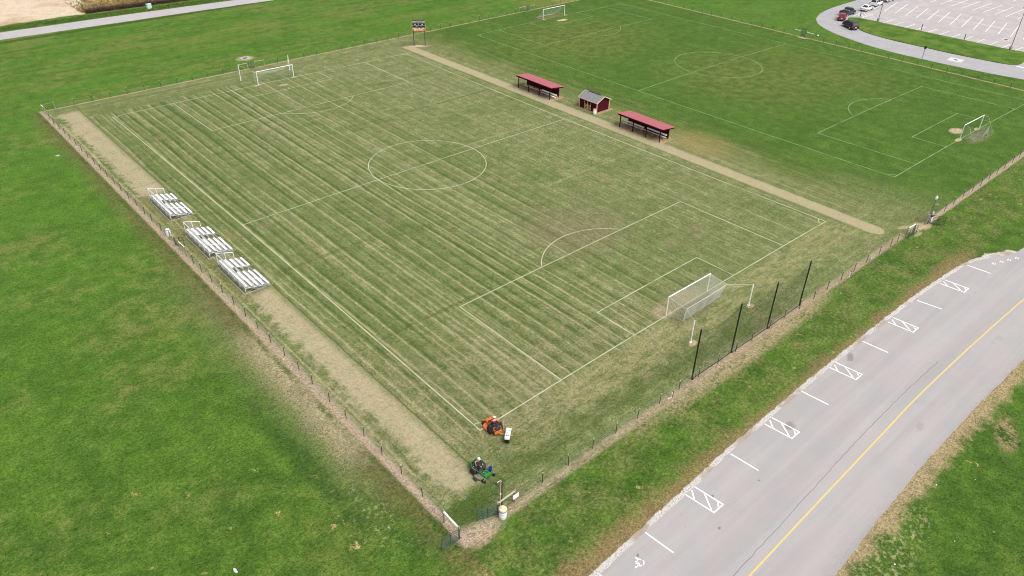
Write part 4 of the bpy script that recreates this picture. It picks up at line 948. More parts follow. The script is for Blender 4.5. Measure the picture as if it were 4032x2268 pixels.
def barrel(x, y, lid, label, lm, h=.88, r=.29, extra=None):
    t = thing('trash_barrel', label, 'barrel', (x, y, 0), random.uniform(0, 3), 'white trash barrels')
    mb = MB(); mb.lathe([(r*.9, 0), (r*.95, .02), (r, .1), (r, h*.33), (r*1.03, h*.35), (r, h*.37), (r, h*.66), (r*1.03, h*.68), (r, h*.70), (r, h-.03), (r*.96, h)], 24); mb.build('drum', mDrum, t, True)
    mb = MB()
    if lid == 'open': mb.lathe([(r*1.03, h-.04), (r*1.04, h+.01), (r*.9, h+.012), (r*.86, h-.10)], 24)
    else: mb.lathe([(r*1.06, h-.02), (r*1.08, h+.04), (r*.98, h+.10), (r*.55, h+.13), (r*.52, h+.16), (r*.1, h+.17)], 24)
    mb.build('lid', lm, t, True)
    if lid == 'band':
        mb = MB(); mb.lathe([(r*1.04, h-.15), (r*1.05, h-.03), (r*1.0, h-.02)], 24); mb.build('band', plain('slate_band', (.16, .25, .27), .5), t, True)
        mb = MB(); mb.box((r*.5, .05, h+.16), (.2, .1, .05)); mb.build('handle', plain('lid_handle', (.55, .36, .16), .6), t)
    return t
barrel(-5.0, -8.85, 'band', 'white barrel with cream domed lid and slate band by the corner gate', mLid, .98, .31)
barrel(-8.2, 52.95, 'open', 'white barrel with teal open top by the small bleacher gate', mTeal, .92, .30)
barrel(66.0, 47.75, 'dome', 'white barrel with reddish tan lid at the shed corner', mTan, .85, .29)

# ------------------------------------------------------------------ SCOREBOARD
sl = Vector((65.43, 102.52, 0)); sr = Vector((67.36, 100.99, 0)); dv = sr-sl; sw = dv.length
t = thing('scoreboard', 'black scoreboard with orange sponsor panel and arched header on two posts', 'scoreboard', (sl+sr)/2, math.atan2(dv.y, dv.x))
for s in (-1, 1):
    mb = MB(); mb.box((s*sw/2, .1, 2.9), (.16, .2, 5.8)); mb.build('post', plain('scoreboard_post', (.06, .065, .07), .5), t)
mOrS = plain('orange_panel', (.68, .155, .03), .5); mWS = plain('white_panel', (.72, .72, .71), .6); mBk = plain('board_black', (.012, .012, .012), .4); mSt = plain('silver_script', (.42, .37, .36), .5); mDG = plain('dark_green_header', (.04, .05, .03), .6)
hw2 = sw/2+.22
mb = MB(); mb.box((0, -.06, 3.60), (2*hw2, .12, .52)); sp = mb.build('sponsor_panel', mOrS, t)
mb = MB()
mb.lathe([(.06, 0), (.06, .01), (.19, .01), (.19, 0)], 20); rg = mb
for i in range(len(rg.v)): x, y, z_ = rg.v[i]; rg.v[i] = (x-.80, -.122-z_, y+3.6)
for x0, wd_ in ((-.30, .42), (.22, .40), (.70, .46)):
    for k in range(3):
        for zz in (3.68, 3.53): mb.box((x0-wd_/3+k*wd_/3, -.126, zz), (wd_/3-.03, .012, .12 if (k+int(zz*100)) % 2 else .10))
mb.build('sponsor_lettering', mWS, sp)
mb = MB(); mb.box((0, -.05, 4.47), (2*hw2, .14, 1.20)); cb = mb.build('score_panel', mBk, t)
mb = MB(); f = -.125
for zz in (3.885, 4.55, 5.055): mb.box((0, f, zz), (2*hw2, .02, .035))
for x in (-hw2+.02, hw2-.02): mb.box((x, f-.002, 4.47), (.045, .02, 1.2))
mb.box((0, f-.002, 4.81), (.05, .02, .46)); mb.box((-.52, f-.002, 4.22), (.045, .02, .62)); mb.box((.54, f-.002, 4.22), (.045, .02, .62))
for x, zz, a, b in ((-.80, 4.78, .26, .17), (.80, 4.78, .26, .17), (-.98, 3.98, .58, .12), (.06, 3.98, .44, .12), (1.0, 3.98, .48, .12), (-.30, 4.36, .30, .05)): mb.box((x, f-.003, zz), (a, .02, b))
mb.build('panel_trim', mWS, cb)
mb = MB(); N_ = 14; pts = [(-hw2+.1, 5.12), (hw2-.1, 5.12)]+[(hw2-.3-(2*hw2-.6)*i/N_, 5.56+.14*math.sin(math.pi*i/N_)) for i in range(N_+1)]
mb.extr([(x, -.06, z_) for x, z_ in pts], (0, .08, 0)); hd = mb.build('header', mDG, t)
mb = MB(); pts = [(-hw2+.2, 5.08), (-hw2+.35, 5.18), (hw2-.35, 5.18), (hw2-.2, 5.08), (hw2-.28, 5.50)]+[(hw2-.4-(2*hw2-.8)*i/N_, 5.44+.10*math.sin(math.pi*i/N_)) for i in range(N_+1)]+[(-hw2+.28, 5.50)]
mb.extr([(x, -.085, z_) for x, z_ in pts], (0, .02, 0))
for s in (-1, 1): mb.box((s*(hw2-.12), -.09, 5.36), (.2, .02, .3), (0, R(18*s), 0))
mb.build('header_ribbon', mSt, hd)
mb = MB()
for i, x in enumerate((-.72, -.46, -.24, 0, .24, .46, .72)):
    mb.box((x, -.094, 5.33), (.035, .012, .22), (0, R((-12, 8, 18, -18, 0, 14, -10)[i]), 0)); mb.box((x+.06, -.0945, 5.36), (.09, .012, .035), (0, R((20, -15, 30, -30, 10, 25, -8)[i]), 0)); mb.box((x+.05, -.0945, 5.27), (.07, .012, .03), (0, R((-25, 20, 0, 35, -20, 0, 15)[i]), 0))
mb.build('header_lettering', mBk, hd)
mb = MB()
for s in (-1, 1): mb.tube([(s*(hw2-.2), 0, 5.5), (s*(hw2-.2), 0, 5.95)], [.09, .05], 8)
mb.build('finial', mDG, t)

# ------------------------------------------------------------------ MOWERS
def wheel(t, x, y, r, wd, rim_m, rim=.55):
    mb = MB(); k = wd/2
    prof = [(r*rim, -k*.9), (r*.90, -k), (r*.985, -k*.8), (r, -k*.4), (r, k*.4), (r*.985, k*.8), (r*.90, k), (r*rim, k*.9)]
    mb.lathe(prof, 24)
    for i in range(18): a = 2*math.pi*i/18; mb.box((math.cos(a)*r*.995, math.sin(a)*r*.995, (.25 if i % 2 else -.25)*wd), (.03, .05, wd*.42), (0, 0, a))
    o = mb.build('wheel', mRub, t, True); o.location = (x, y, r); o.rotation_euler = (0, R(90), 0)
    mb = MB(); mb.lathe([(r*.2, -k*.75), (r*rim*1.02, -k*.92), (r*rim*1.02, k*.92), (r*rim*.8, k*.7), (r*.2, k*.75), (.02, k*.8)], 20); mb.build('rim', rim_m, o, True)
    return o
def mower(label, loc, rz, body, deck_m, rimm, seat_m, rops, rops_m, castm):
    t = thing('riding_mower', label, 'riding mower', loc, rz, 'zero turn riding mowers')
    wheel(t, -.54, 0, .325, .27, rimm, .52); wheel(t, .54, 0, .325, .27, rimm, .52)
    for s in (-1, 1):
        c = wheel(t, s*.56, 1.32, .165, .13, mSteel, .5)
        mb = MB(); mb.tube([(s*.56-.1, 1.32, .165), (s*.56-.1, 1.34, .36), (s*.56+.1, 1.34, .36), (s*.56+.1, 1.32, .165)], .018, 6); mb.tube([(s*.56, 1.34, .34), (s*.56, 1.34, .52)], .035, 8); mb.build('caster_fork', castm, t)
    mb = MB()
    for s in (-1, 1):
        mb.box((s*.29, .42, .40), (.07, 1.75, .10)); mb.tube([(s*.29, 1.28, .42), (s*.56, 1.34, .46)], .04, 8)
    mb.box((0, 1.27, .42), (.66, .09, .10)); mb.box((0, -.43, .40), (.66, .07, .12)); mb.box((0, .1, .36), (.5, .5, .08))
    mb.build('frame', body, t)
    mb = MB(); mb.prism([(-.79, .35), (-.74, .22), (-.3, .16), (.3, .16), (.74, .22), (.80, .35), (.80, .78), (.70, .98), (.40, 1.10), (-.40, 1.10), (-.70, .98), (-.79, .78)], .11, .27)
    for x in (-.48, 0, .48): mb.cyl((x, .6, .27), (x, .6, .33), .10, 14)
    mb.box((0, .62, .285), (1.1, .06, .03)); mb.build('deck', deck_m, t, False, .02)
    mb = MB(); mb.extr([(.79, .38, .26), (.79, .80, .26), (1.0, .84, .12), (1.0, .34, .12)], (0, 0, -.03)); mb.build('discharge_chute', mDk, t)
    for s in (-1, 1): w2 = wheel(t, s*.62, 1.12, .07, .07, mSteel, .4)
    mb = MB(); mb.box((0, .93, .455), (.60, .62, .025)); mb.box((0, 1.23, .50), (.60, .025, .10), (R(-25), 0, 0))
    for k in range(5): mb.box((0, .72+k*.1, .470), (.5, .03, .008))
    mb.build('foot_platform', body, t)
    for s in (-1, 1):
        mb = MB(); mb.extr([(s*.34, -.40, .42), (s*.34, -.30, .74), (s*.34, .25, .72), (s*.34, .48, .58), (s*.34, .52, .42)], (s*.16, 0, 0)); mb.box((s*.42, .05, .73), (.2, .5, .05)); mb.build('fender', mDk, t, False, .03)
    mb = MB()
    mb.cyl((.42, -.1, .74), (.42, -.1, .80), .055, 12); mb.cyl((-.42, -.1, .74), (-.42, -.1, .80), .055, 12); mb.build('fuel_cap', mSteel, t)
    mb = MB(); mb.box((0, .20, .68), (.50, .46, .13), bev=.04); mb.build('seat', mDk, t)
    mb = MB(); mb.box((0, -.04, .96), (.52, .12, .50), (R(12), 0, 0), bev=.04); mb.box((0, -.085, .98), (.44, .05, .42), (R(12), 0, 0)); mb.build('seat_back', seat_m, t)
    mb = MB(); mb.box((0, -.44, .52), (.50, .42, .22)); mb.lathe([(.20, .62), (.21, .74), (.17, .80), (.06, .82)], 18, (.02, -.42, 0)); mb.box((-.14, -.45, .68), (.18, .3, .14)); mb.cyl((.2, -.6, .6), (.2, -.3, .6), .07, 10)
    mb.build('engine', mDk, t, False, .012)
    mb = MB(); mb.tube([(-.34, -.35, .78), (-.34, -.60, .74), (-.2, -.72, .62), (.2, -.72, .62), (.34, -.60, .74), (.34, -.35, .78)], .035, 6)
    mb.extr([(-.36, -.62, .30), (.36, -.62, .30), (.36, -.62, .58), (.2, -.62, .52), (-.2, -.62, .52), (-.36, -.62, .58)], (0, -.12, 0)); mb.box((0, -.30, .77), (.6, .10, .04)); mb.build('engine_guard', body, t, False, .01)
    mb = MB()
    for s in (-1, 1): mb.tube([(s*.36, .45, .6), (s*.36, .50, .86), (s*.33, .50, .93), (s*.10, .48, .95)], .017, 6); mb.build('steering_lever', mBlack, t) if s > 0 else None
    mb = MB()
    if rops == 'folded': mb.tube([(-.46, -.30, .55), (-.46, -.26, .98), (-.44, -.30, 1.14), (.44, -.30, 1.14), (.46, -.26, .98), (.46, -.30, .55)], .035, 8); mb.box((0, -.31, .98), (.70, .04, .26))
    else: mb.tube([(-.52, -.18, .5), (-.52, -.24, .9), (-.55, -.28, 1.22), (-.52, -.28, 1.30), (.52, -.28, 1.30), (.55, -.28, 1.22), (.52, -.24, .9), (.52, -.18, .5)], .036, 8)
    mb.build('roll_bar', rops_m, t, True)
    return t
om = (0.80, -1.08); orz = math.atan2(.97, .23)-math.pi/2
mower('orange zero turn mower with black folded roll bar driving along the corner of the pitch', (om[0], om[1], 0), orz, mOr, mOr, mOr, mDk, 'folded', mDk, mOr)
gm_ = (-3.40, -3.78); grz = math.atan2(-.996, .086)-math.pi/2
gmow = mower('green zero turn mower with yellow wheels and yellow seat near the corner gate', (gm_[0], gm_[1], 0), grz, mGr, mDeck, mYel, mCushion, 'up', mGr, mSteel)
for s_ in (-1, 1): mb = MB(); mb.box((s_*.515, .0, .67), (.03, .5, .06)); mb.build('fender_stripe', plain('pale_stripe', (.62, .52, .20), .5), gmow)
# bucket on the green mower
M_ = Matrix.Translation((gm_[0], gm_[1], 0)) @ Matrix.Rotation(grz, 4, 'Z')
t = thing('bucket', 'open blue bucket standing on the green mower', 'bucket', M_ @ Vector((-.56, .92, .28)), 0)
mb = MB(); mb.lathe([(.12, 0), (.125, .01), (.155, .36), (.165, .36), (.165, .39), (.150, .39), (.12, .03), (.02, .03)], 20); mb.build('pail', mBlue, t, True)
mb = MB(); mb.tube([(.165*math.cos(a), .165*math.sin(a)*.2+.02, .37-.16*math.sin(a)) for a in np.linspace(0, math.pi, 9)], .006, 5); mb.build('handle', mSteel, t)
# towed tank
tc_ = Vector((1.05, -2.58, 0)); ta = math.atan2(.65, .76)
t = thing('tow_tank', 'white ribbed tank unit towed on a yellow orange boom behind the orange mower', 'tow behind tank', tc_, ta)
mb = MB()
for k in range(4): x = -.51+.34*k; mb.box((x, 0, .62), (.325, .46, .22 if k else .26), bev=.04)
mb.build('tank', mDrum, t)
mb = MB()
for k in range(1, 4): mb.box((-.51+.34*k-.17, 0, .715), (.05, .34, .02))
mb.box((-.40, .09, .752), (.10, .10, .01)); mb.box((-.40, -.09, .752), (.10, .10, .01)); mb.box((-.24, .09, .735), (.05, .12, .01)); mb.box((-.24, -.09, .735), (.05, .12, .01))
mb.build('vent_slot', mDk, t)
mb = MB(); mb.box((0, 0, .43), (1.40, .40, .10)); mb.box((-.66, 0, .33), (.10, .42, .24)); mb.box((.66, 0, .33), (.10, .42, .24)); mb.build('cart_frame', mBlack, t)
for x in (-.55, .55): wheel(t, x, 0, .17, .11, mSteel, .5)
TM = (Matrix.Translation(tc_) @ Matrix.Rotation(ta, 4, 'Z')).inverted()
mb = MB(); mb.tube([TM @ Vector((.63, -1.83, .45)), TM @ Vector((.80, -2.14, .40)), TM @ Vector((1.0, -2.35, .42)), TM @ Vector((1.15, -2.62, .42)), TM @ Vector((1.42, -2.86, .40))], .028, 8); mb.build('tow_boom', plain('boom_paint', (.78, .33, .03), .5), t, True)

# ------------------------------------------------------------------ PEOPLE
def skin_mesh(verts, edges, root=0, sub=2):
    me = bpy.data.meshes.new('sk'); me.from_pydata([v[:3] for v in verts], edges, []); o = bpy.data.objects.new('sk', me); COL.objects.link(o)
    o.modifiers.new('skin', 'SKIN'); sl_ = me.skin_vertices[0].data
    for i, v in enumerate(verts):
        r = v[3]; sl_[i].radius = r if isinstance(r, tuple) else (r, r); sl_[i].use_root = i == root
    s = o.modifiers.new('sub', 'SUBSURF'); s.levels = sub; s.render_levels = sub
    dg = bpy.context.evaluated_depsgraph_get(); m2 = bpy.data.meshes.new_from_object(o.evaluated_get(dg)); bpy.data.objects.remove(o); return m2
def merge(meshes, name, mat, parent):
    bm = bmesh.new()
    for m in meshes: bm.from_mesh(m)
    me = bpy.data.meshes.new(name); bm.to_mesh(me); bm.free(); me.materials.append(mat)
    me.polygons.foreach_set('use_smooth', [True]*len(me.polygons))
    o = bpy.data.objects.new(name, me); COL.objects.link(o); o.parent = parent; return o
def hand(wr, dirv, side):
    """palm + five curled fingers"""
    wr = Vector(wr); d = Vector(dirv).normalized(); up = Vector((0, 0, 1)); sdv = d.cross(up).normalized()*side
    ms = [skin_mesh([(*wr, .026), (*(wr+d*.05), (.040, .018)), (*(wr+d*.095), (.042, .016))], [(0, 1), (1, 2)], 0, 1)]
    for k, (off, ln) in enumerate(((-.032, .066), (-.011, .078), (.011, .074), (.031, .058))):
        b = wr+d*.085+sdv*off; p1 = b+d*ln*.45-up*.008; p2 = p1+d*ln*.22-up*ln*.32; p3 = p2-d*ln*.12-up*ln*.30
        ms.append(skin_mesh([(*b, .0095), (*p1, .009), (*p2, .0085), (*p3, .0075)], [(0, 1), (1, 2), (2, 3)], 0, 1))
    b = wr+d*.035-sdv*.03; p1 = b+d*.02-sdv*.03-up*.01; p2 = p1+d*.03-up*.02
    ms.append(skin_mesh([(*b, .012), (*p1, .011), (*p2, .009)], [(0, 1), (1, 2)], 0, 1)); return ms
def person(label, loc, rz, jacket, trousers, cap_m, hands, head_turn=0., shirt_short=False):
    t = thing('person', label, 'person', loc, rz, 'people driving the mowers')
    hip = (0, .16, .80)
    V = [(0, .14, .82, (.15, .11)), (0, .10, .98, (.145, .105)), (0, .08, 1.16, (.165, .11)), (0, .08, 1.30, (.15, .09)), (0, .095, 1.38, .058), (0, .10, 1.44, .055), (0, .115, 1.52, (.078, .092)), (0, .115, 1.60, (.076, .09)), (0, .11, 1.65, (.045, .055))]
    E_ = [(i, i+1) for i in range(8)]
    hs_ = []
    for s in (-1, 1):
        h = Vector(hands[0 if s < 0 else 1]); sh = Vector((s*.20, .08, 1.29)); elb = sh.lerp(h, .5)+Vector((s*.10, -.10, -.10)); wr = elb.lerp(h, .88)
        i = len(V); V += [(*sh, .062), (*elb, .045), (*wr, .030)]; E_ += [(3, i), (i, i+1), (i+1, i+2)]
        i = len(V); V += [(s*.10, .20, .80, .088), (s*.17, .60, .84, .062), (s*.15, .82, .52, .045), (s*.15, .90, .50, .045), (s*.16, 1.02, .50, .035)]; E_ += [(0, i), (i, i+1), (i+1, i+2), (i+2, i+3), (i+3, i+4)]
        hs_ += hand(wr, h-wr, s)
    body = skin_mesh(V, E_, 0, 2)
    ex = MB(); ex.sph((0, .215, 1.535), .016, 8, (.8, 1.2, 1.3))
    for s in (-1, 1): ex.sph((s*.083, .105, 1.535), .022, 8, (.4, .8, 1.3)); ex.sph((s*.032, .195, 1.56), .011, 8)
    ex.sph((0, .200, 1.487), .02, 8, (1.2, .5, .35))
    tmp = ex.build('tmp', mSkin); fm = tmp.data.copy(); bpy.data.objects.remove(tmp)
    merge([body, fm]+hs_, 'body', mSkin, t)
    JV = [(0, .14, .84, (.168, .128)), (0, .10, .99, (.168, .125)), (0, .08, 1.16, (.185, .13)), (0, .08, 1.29, (.168, .108)), (0, .09, 1.36, .085)]; JE = [(0, 1), (1, 2), (2, 3), (3, 4)]
    for s in (-1, 1):
        h = Vector(hands[0 if s < 0 else 1]); sh = Vector((s*.20, .08, 1.29)); elb = sh.lerp(h, .5)+Vector((s*.10, -.10, -.10)); wr = elb.lerp(h, .84)
        if shirt_short: wr = None; elb2 = sh.lerp(elb, .7); i = len(JV); JV += [(*sh, .08), (*elb2, .07)]; JE += [(3, i), (i, i+1)]
        else: i = len(JV); JV += [(*sh, .082), (*elb, .066), (*wr, .048)]; JE += [(3, i), (i, i+1), (i+1, i+2)]
    merge([skin_mesh(JV, JE, 0, 2)], 'jacket', jacket, t)
    TV = [(0, .15, .81, (.168, .125))]; TE = []
    for s in (-1, 1): i = len(TV); TV += [(s*.10, .22, .81, .105), (s*.17, .60, .85, .082), (s*.15, .81, .58, .066)]; TE += [(0, i), (i, i+1), (i+1, i+2)]
    merge([skin_mesh(TV, TE, 0, 2)], 'trousers', trousers, t)
    for s in (-1, 1): merge([skin_mesh([(s*.15, .83, .56, .055), (s*.15, .86, .505, .052), (s*.155, .96, .50, .048), (s*.16, 1.05, .495, .036)], [(0, 1), (1, 2), (2, 3)], 0, 1)], 'boot', mDk, t)
    mb = MB(); mb.sph((0, .10, 1.575), .100, 14, (.92, 1.06, 1.0)); mb.build('hair', mHair, t, True)
    mb = MB(); mb.lathe([(.108, 1.575), (.110, 1.62), (.098, 1.675), (.06, 1.705), (.01, 1.712)], 18, (0, .105, 0))
    mb.extr([(-.075, .19, 1.60), (.075, .19, 1.60), (.06, .27, 1.585), (.02, .292, 1.58), (-.02, .292, 1.58), (-.06, .27, 1.585)], (0, 0, .012)); mb.build('cap', cap_m, t, True)
    return t
mRed = plain('red_shirt', (.50, .05, .07), .85); mJean = plain('dark_trousers', (.04, .045, .06), .9); mJkt = plain('charcoal_jacket', (.038, .037, .044), .85, var=.2); mCap = plain('white_cap', (.80, .80, .82), .7)
person('person in red shirt and white cap seen from behind driving the orange mower', (om[0], om[1], 0), orz, mRed, mJean, mCap, ((-.14, .46, .97), (.14, .46, .97)))
person('person in charcoal work clothes and white cap seated on the green mower', (gm_[0], gm_[1], 0), grz, mJkt, mJkt, mCap, ((-.13, .44, 1.06), (.10, .46, .97)))

# ------------------------------------------------------------------ CORNER LAMP, SIGN AND TALL LAMP
t = thing('lamp_post', 'short brown lamp post with white conduit at the near corner', 'lamp post', (-4.35, -7.95, 0))
mb = MB(); mb.box((0, 0, 1.5), (.11, .11, 3.0)); mb.build('pole', mWoodB, t)
mb = MB(); mb.tube([(-.08, .02, .1), (-.08, .02, 3.0)], .022, 6); mb.box((-.09, .02, 1.55), (.10, .08, .16)); mb.build('conduit', mW, t)
mb = MB(); mb.tube([(-.05, 0, 3.0), (-.12, .03, 3.1), (-.28, .08, 3.06), (-.42, .12, 2.95)], .03, 6); mb.build('lamp_arm', mCreamW, t)
mb = MB(); mb.lathe([(.05, .06), (.15, .03), (.16, -.04), (.12, -.06)], 16, (-.46, .13, 2.92)); mb.build('lamp_head', plain('lamp_dark', (.03, .035, .045), .4), t, True)
t = thing('notice_sign', 'white rectangular notice sign hung on the fence beside the lichen covered rail', 'sign', (-3.32, -8.52, 0))
mb = MB(); mb.box((0, 0, .95), (.62, .015, .50)); mb.build('panel', mSign, t)
mb = MB(); mb.tube([(-.05, .03, 0), (-.05, .03, 1.0)], .02, 6); mb.build('stake', mGalv, t)
t = thing('lamp_post', 'tall brown post with white camera box on a thin mast at the double gate', 'lamp post', (71.12, -9.5, 0))
mb = MB(); mb.box((0, 0, 1.45), (.15, .15, 2.9)); mb.build('pole', mWoodB, t)
mb = MB(); mb.tube([(.1, .02, .2), (.1, .02, 2.8)], .028, 6); mb.tube([(-.1, -.02, .6), (-.1, -.02, 2.8)], .022, 6); mb.build('conduit', mCreamW, t)
mb = MB(); mb.tube([(0, 0, 2.9), (0, 0, 3.75)], .03, 6); mb.tube([(.05, 0, 4.2), (.06, .02, 5.2)], .009, 4); mb.build('mast', mGateL, t)
mb = MB(); mb.box((0, 0, 3.95), (.42, .28, .24), bev=.04); mb.box((0, 0, 3.76), (.22, .18, .14)); mb.tube([(-.07, 0, 4.05), (-.07, 0, 4.28)], .035, 8); mb.tube([(.07, 0, 4.05), (.07, 0, 4.28)], .035, 8); mb.build('camera_box', mW, t)
mb = MB(); mb.tube([(.05, 0, 2.9), (.30, -.14, 2.95)], .035, 6); mb.box((.42, -.22, 2.92), (.38, .20, .07), (0, 0, R(-28))); mb.build('lamp_head', plain('lamp_grey', (.22, .25, .22), .4), t)
t = thing('standpipe', 'white upright drum unit with grey top behind the swung gate by the tall post', 'white drum', (71.8, -9.55, 0))
mb = MB(); mb.lathe([(.20, 0), (.21, .03), (.20, .5), (.22, .52), (.2, .55), (.21, .88), (.18, .95)], 18); mb.build('drum', mDrum, t, True)
mb = MB(); mb.lathe([(.19, .95), (.24, 1.0), (.2, 1.06)], 16); mb.build('collar', mBlack, t, True)
mb = MB(); mb.lathe([(.12, 1.06), (.16, 1.2), (.15, 1.5), (.07, 1.62)], 14); mb.tube([(.1, .05, 1.4), (.25, .1, 1.62)], .04, 6); mb.build('top_unit', plain('pale_grey', (.45, .47, .46), .6), t, True)
# stub posts with white pipes along the fence
for i, (x, y, lb) in enumerate(((16.65, -8.75, 'short brown stub post with white pipe elbow lying in pale dirt by the fence'), (50.3, -9.25, 'short brown stub post with white bent pipe farther along the parking bay fence'))):
    t = thing('hydrant_post', lb, 'stub post', (x, y, 0), 0, 'stub posts with white pipe')
    mb = MB(); mb.box((.08, 0, .36), (.10, .10, .72)); mb.build('stub', mWoodB, t)
    mb = MB(); mb.tube([(0, .02, .62), (-.02, .0, .2), (-.06, -.02, .06), (-.2, 0, .05), (-.45, .08, .05)], .028, 8); mb.box((-.01, .02, .55), (.10, .08, .2)); mb.build('pipe', mW, t)
t = thing('field_tag', 'small white tag wired low on the fence right of the netting', 'tag', (55.6, -9.2, 0)); mb = MB(); mb.box((0, 0, .5), (.32, .012, .22), (0, R(-12), 0)); mb.build('plate', mSign, t); mb = MB(); mb.tube([(-.12, .01, .42), (-.12, .01, .78)], .006, 4); mb.build('tie', mGalv, t)

# ------------------------------------------------------------------ DRAINS, BOXES, SMALL THINGS
t = thing('storm_drain', 'pale concrete storm drain collar with iron grate in the drive', 'storm drain', (0, 0, 0))
def zl(x, y): p = G(3560+x/4.5275, y/4.5275); return (p.x, p.y)
p = [zl(750, 1070), zl(835, 1020), zl(1080, 1070), zl(1010, 1117)]; c = Vector((sum(a[0] for a in p)/4, sum(a[1] for a in p)/4, 0)); t.location = c
mb = MB(); mb.prism([(a[0]-c.x, a[1]-c.y) for a in p], 0, .022); mb.build('collar', mConcW, t)
mb = MB()
for k in range(6): mb.box((-.3+.12*k, -.05, .03), (.05, .7, .02))
mb.build('grate', mGrate, t)
p = [zl(1735, 705), zl(1775, 682), zl(1895, 710), zl(1860, 728)]; c = Vector((sum(a[0] for a in p)/4, sum(a[1] for a in p)/4, 0))
t = thing('storm_drain', 'pale concrete storm drain collar with grate in the car park', 'storm drain', c)
mb = MB(); mb.prism([(a[0]-c.x, a[1]-c.y) for a in p], 0, .028); mb.build('collar', mConcW, t)
mb = MB(); mb.box((0, 0, .035), (.7, .9, .016)); mb.build('grate', mGrate, t)
t = thing('storm_inlet', 'square concrete storm inlet slab in bare soil behind the far goal', 'storm inlet', (32.2, 117.2, 0), R(-4))
mb = MB()
for (x, y, a, b) in ((0, .72, 2.1, .5), (0, -.72, 2.1, .5), (-.75, 0, .6, .94), (.75, 0, .6, .94)): mb.box((x, y, .06), (a, b, .14))
mb.build('slab', mConc, t)
mb = MB(); mb.box((0, 0, .02), (.9, .94, .03)); mb.build('grate', mGrate, t)
t = thing('utility_box', 'pale green utility pedestal box beside the far road', 'utility box', (31.8, 171.6, 0), R(12))
mb = MB(); mb.box((0, 0, .62), (1.15, .8, 1.1), bev=.05); mb.build('cabinet', plain('pale_green_box', (.44, .58, .52), .5), t)
mb = MB(); mb.box((0, 0, 1.19), (1.2, .86, .06), bev=.02); mb.build('cover', plain('pale_green_cover', (.47, .60, .54), .5), t)
mb = MB(); mb.box((0, 0, .05), (1.3, .95, .1)); mb.build('pad', mConc, t)
# sign post seen edge on beside the drive
t = thing('sign_post', 'thin dark sign post with its sign edge on beside the drive', 'sign', (147.95, 25.06, 0), R(12))
mb = MB(); mb.box((0, 0, 1.3), (.09, .08, 2.6)); mb.build('post', mGate, t)
mb = MB(); mb.box((.03, 0, 2.25), (.02, .46, .62)); mb.build('sign_panel', plain('sign_back', (.04, .045, .04), .5), t)
mb = MB(); mb.box((.04, 0, 1.25), (.09, .12, .2)); mb.build('bracket', mBlack, t)
for (x, y, h, lb) in ((170.71, 35.42, 1.5, 'brown wooden bollard post on the car park edge, middle of three'), (170.49, 25.04, 1.42, 'brown wooden bollard post on the car park edge, nearest the light pole at right'), (170.6, 51.3, 1.5, 'brown wooden bollard post in front of the white sedan')):
    mb = MB(); mb.tube([(0, 0, 0), (0, 0, h-.05), (0, 0, h)], [.095, .09, .06], 10); o = mb.build('bollard', plain('bollard_wood', (.13, .085, .075), .8), None, True); o.location = (x, y, .1); tag(o, lb, 'bollard', 'bollard posts on the car park edge')
def lamp(x, y, label, h=9.5, head=True):
    t = thing('parking_light', label, 'light pole', (x, y, .1), 0, 'car park light poles')
    mb = MB(); mb.lathe([(.34, 0), (.34, .65), (.30, .72)], 18); mb.build('concrete_base', mConc, t, True)
    mb = MB(); mb.lathe([(.2, .72), (.2, .78), (.11, .82)], 10); mb.tube([(0, 0, .75), (0, 0, h)], [.085, .065], 8); mb.build('pole', mPole, t)
    mb = MB(); mb.box((-.55, .0, h-.05), (.9, .08, .08)); mb.box((-1.15, 0, h-.05), (.7, .40, .14), bev=.03); mb.box((.55, .0, h-.05), (.9, .08, .08)); mb.box((1.15, 0, h-.05), (.7, .40, .14), bev=.03); mb.build('lamp_head', mDk, t)
lamp(170.45, 14.76, 'tall light pole on concrete base at the right frame edge of the car park'); lamp(170.6, 46.4, 'tall light pole on concrete base beside the white cars')
t = tag(MB().sph((0, 0, .2), .2, 16).build('white_ball', mW, None, True), 'white ball shaped marker in the grass beside the framed gate', 'ball'); t.location = (145.4, 49.0, 0)
for (n_, x, y, r, lb) in ((9, 1913, 764, .075, 'largest white speck of litter in the grass right of the road'), (9, 1600, 1364, .07, 'white speck of litter in the grass at bottom right'), (9, 2207, 722, .04, 'small white speck of litter right of the largest one'), (9, 2052, 1188, .04, 'small white speck of litter between the two bigger ones')):
    p = gz(n_, x, y); mb = MB(); mb.sph((0, 0, r*.6), r, 8, (1, .8, .6)); mb.sph((r*.7, r*.3, r*.35), r*.6, 7); o = mb.build('litter', mW, None, True); o.location = p; tag(o, lb, 'litter', 'white specks of litter')
p = gz(7, 1775, 1408); mb = MB(); mb.sph((0, 0, .03), .2, 10, (.55, 1.3, .25)); mb.sph((.02, -.2, .03), .1, 8, (1, 1, .4)); o = mb.build('flat_stone', mConcW); o.location = p; tag(o, 'pale flat stone in the lawn at the bottom edge', 'stone')
p = gz(1, 435, 1176); mb = MB(); mb.lathe([(.32, 0), (.32, .06), (.27, .09), (.05, .1)], 16); o = mb.build('valve_cover', mConc, None, True); o.location = p; tag(o, 'round grey valve cover in the left lawn', 'valve cover')

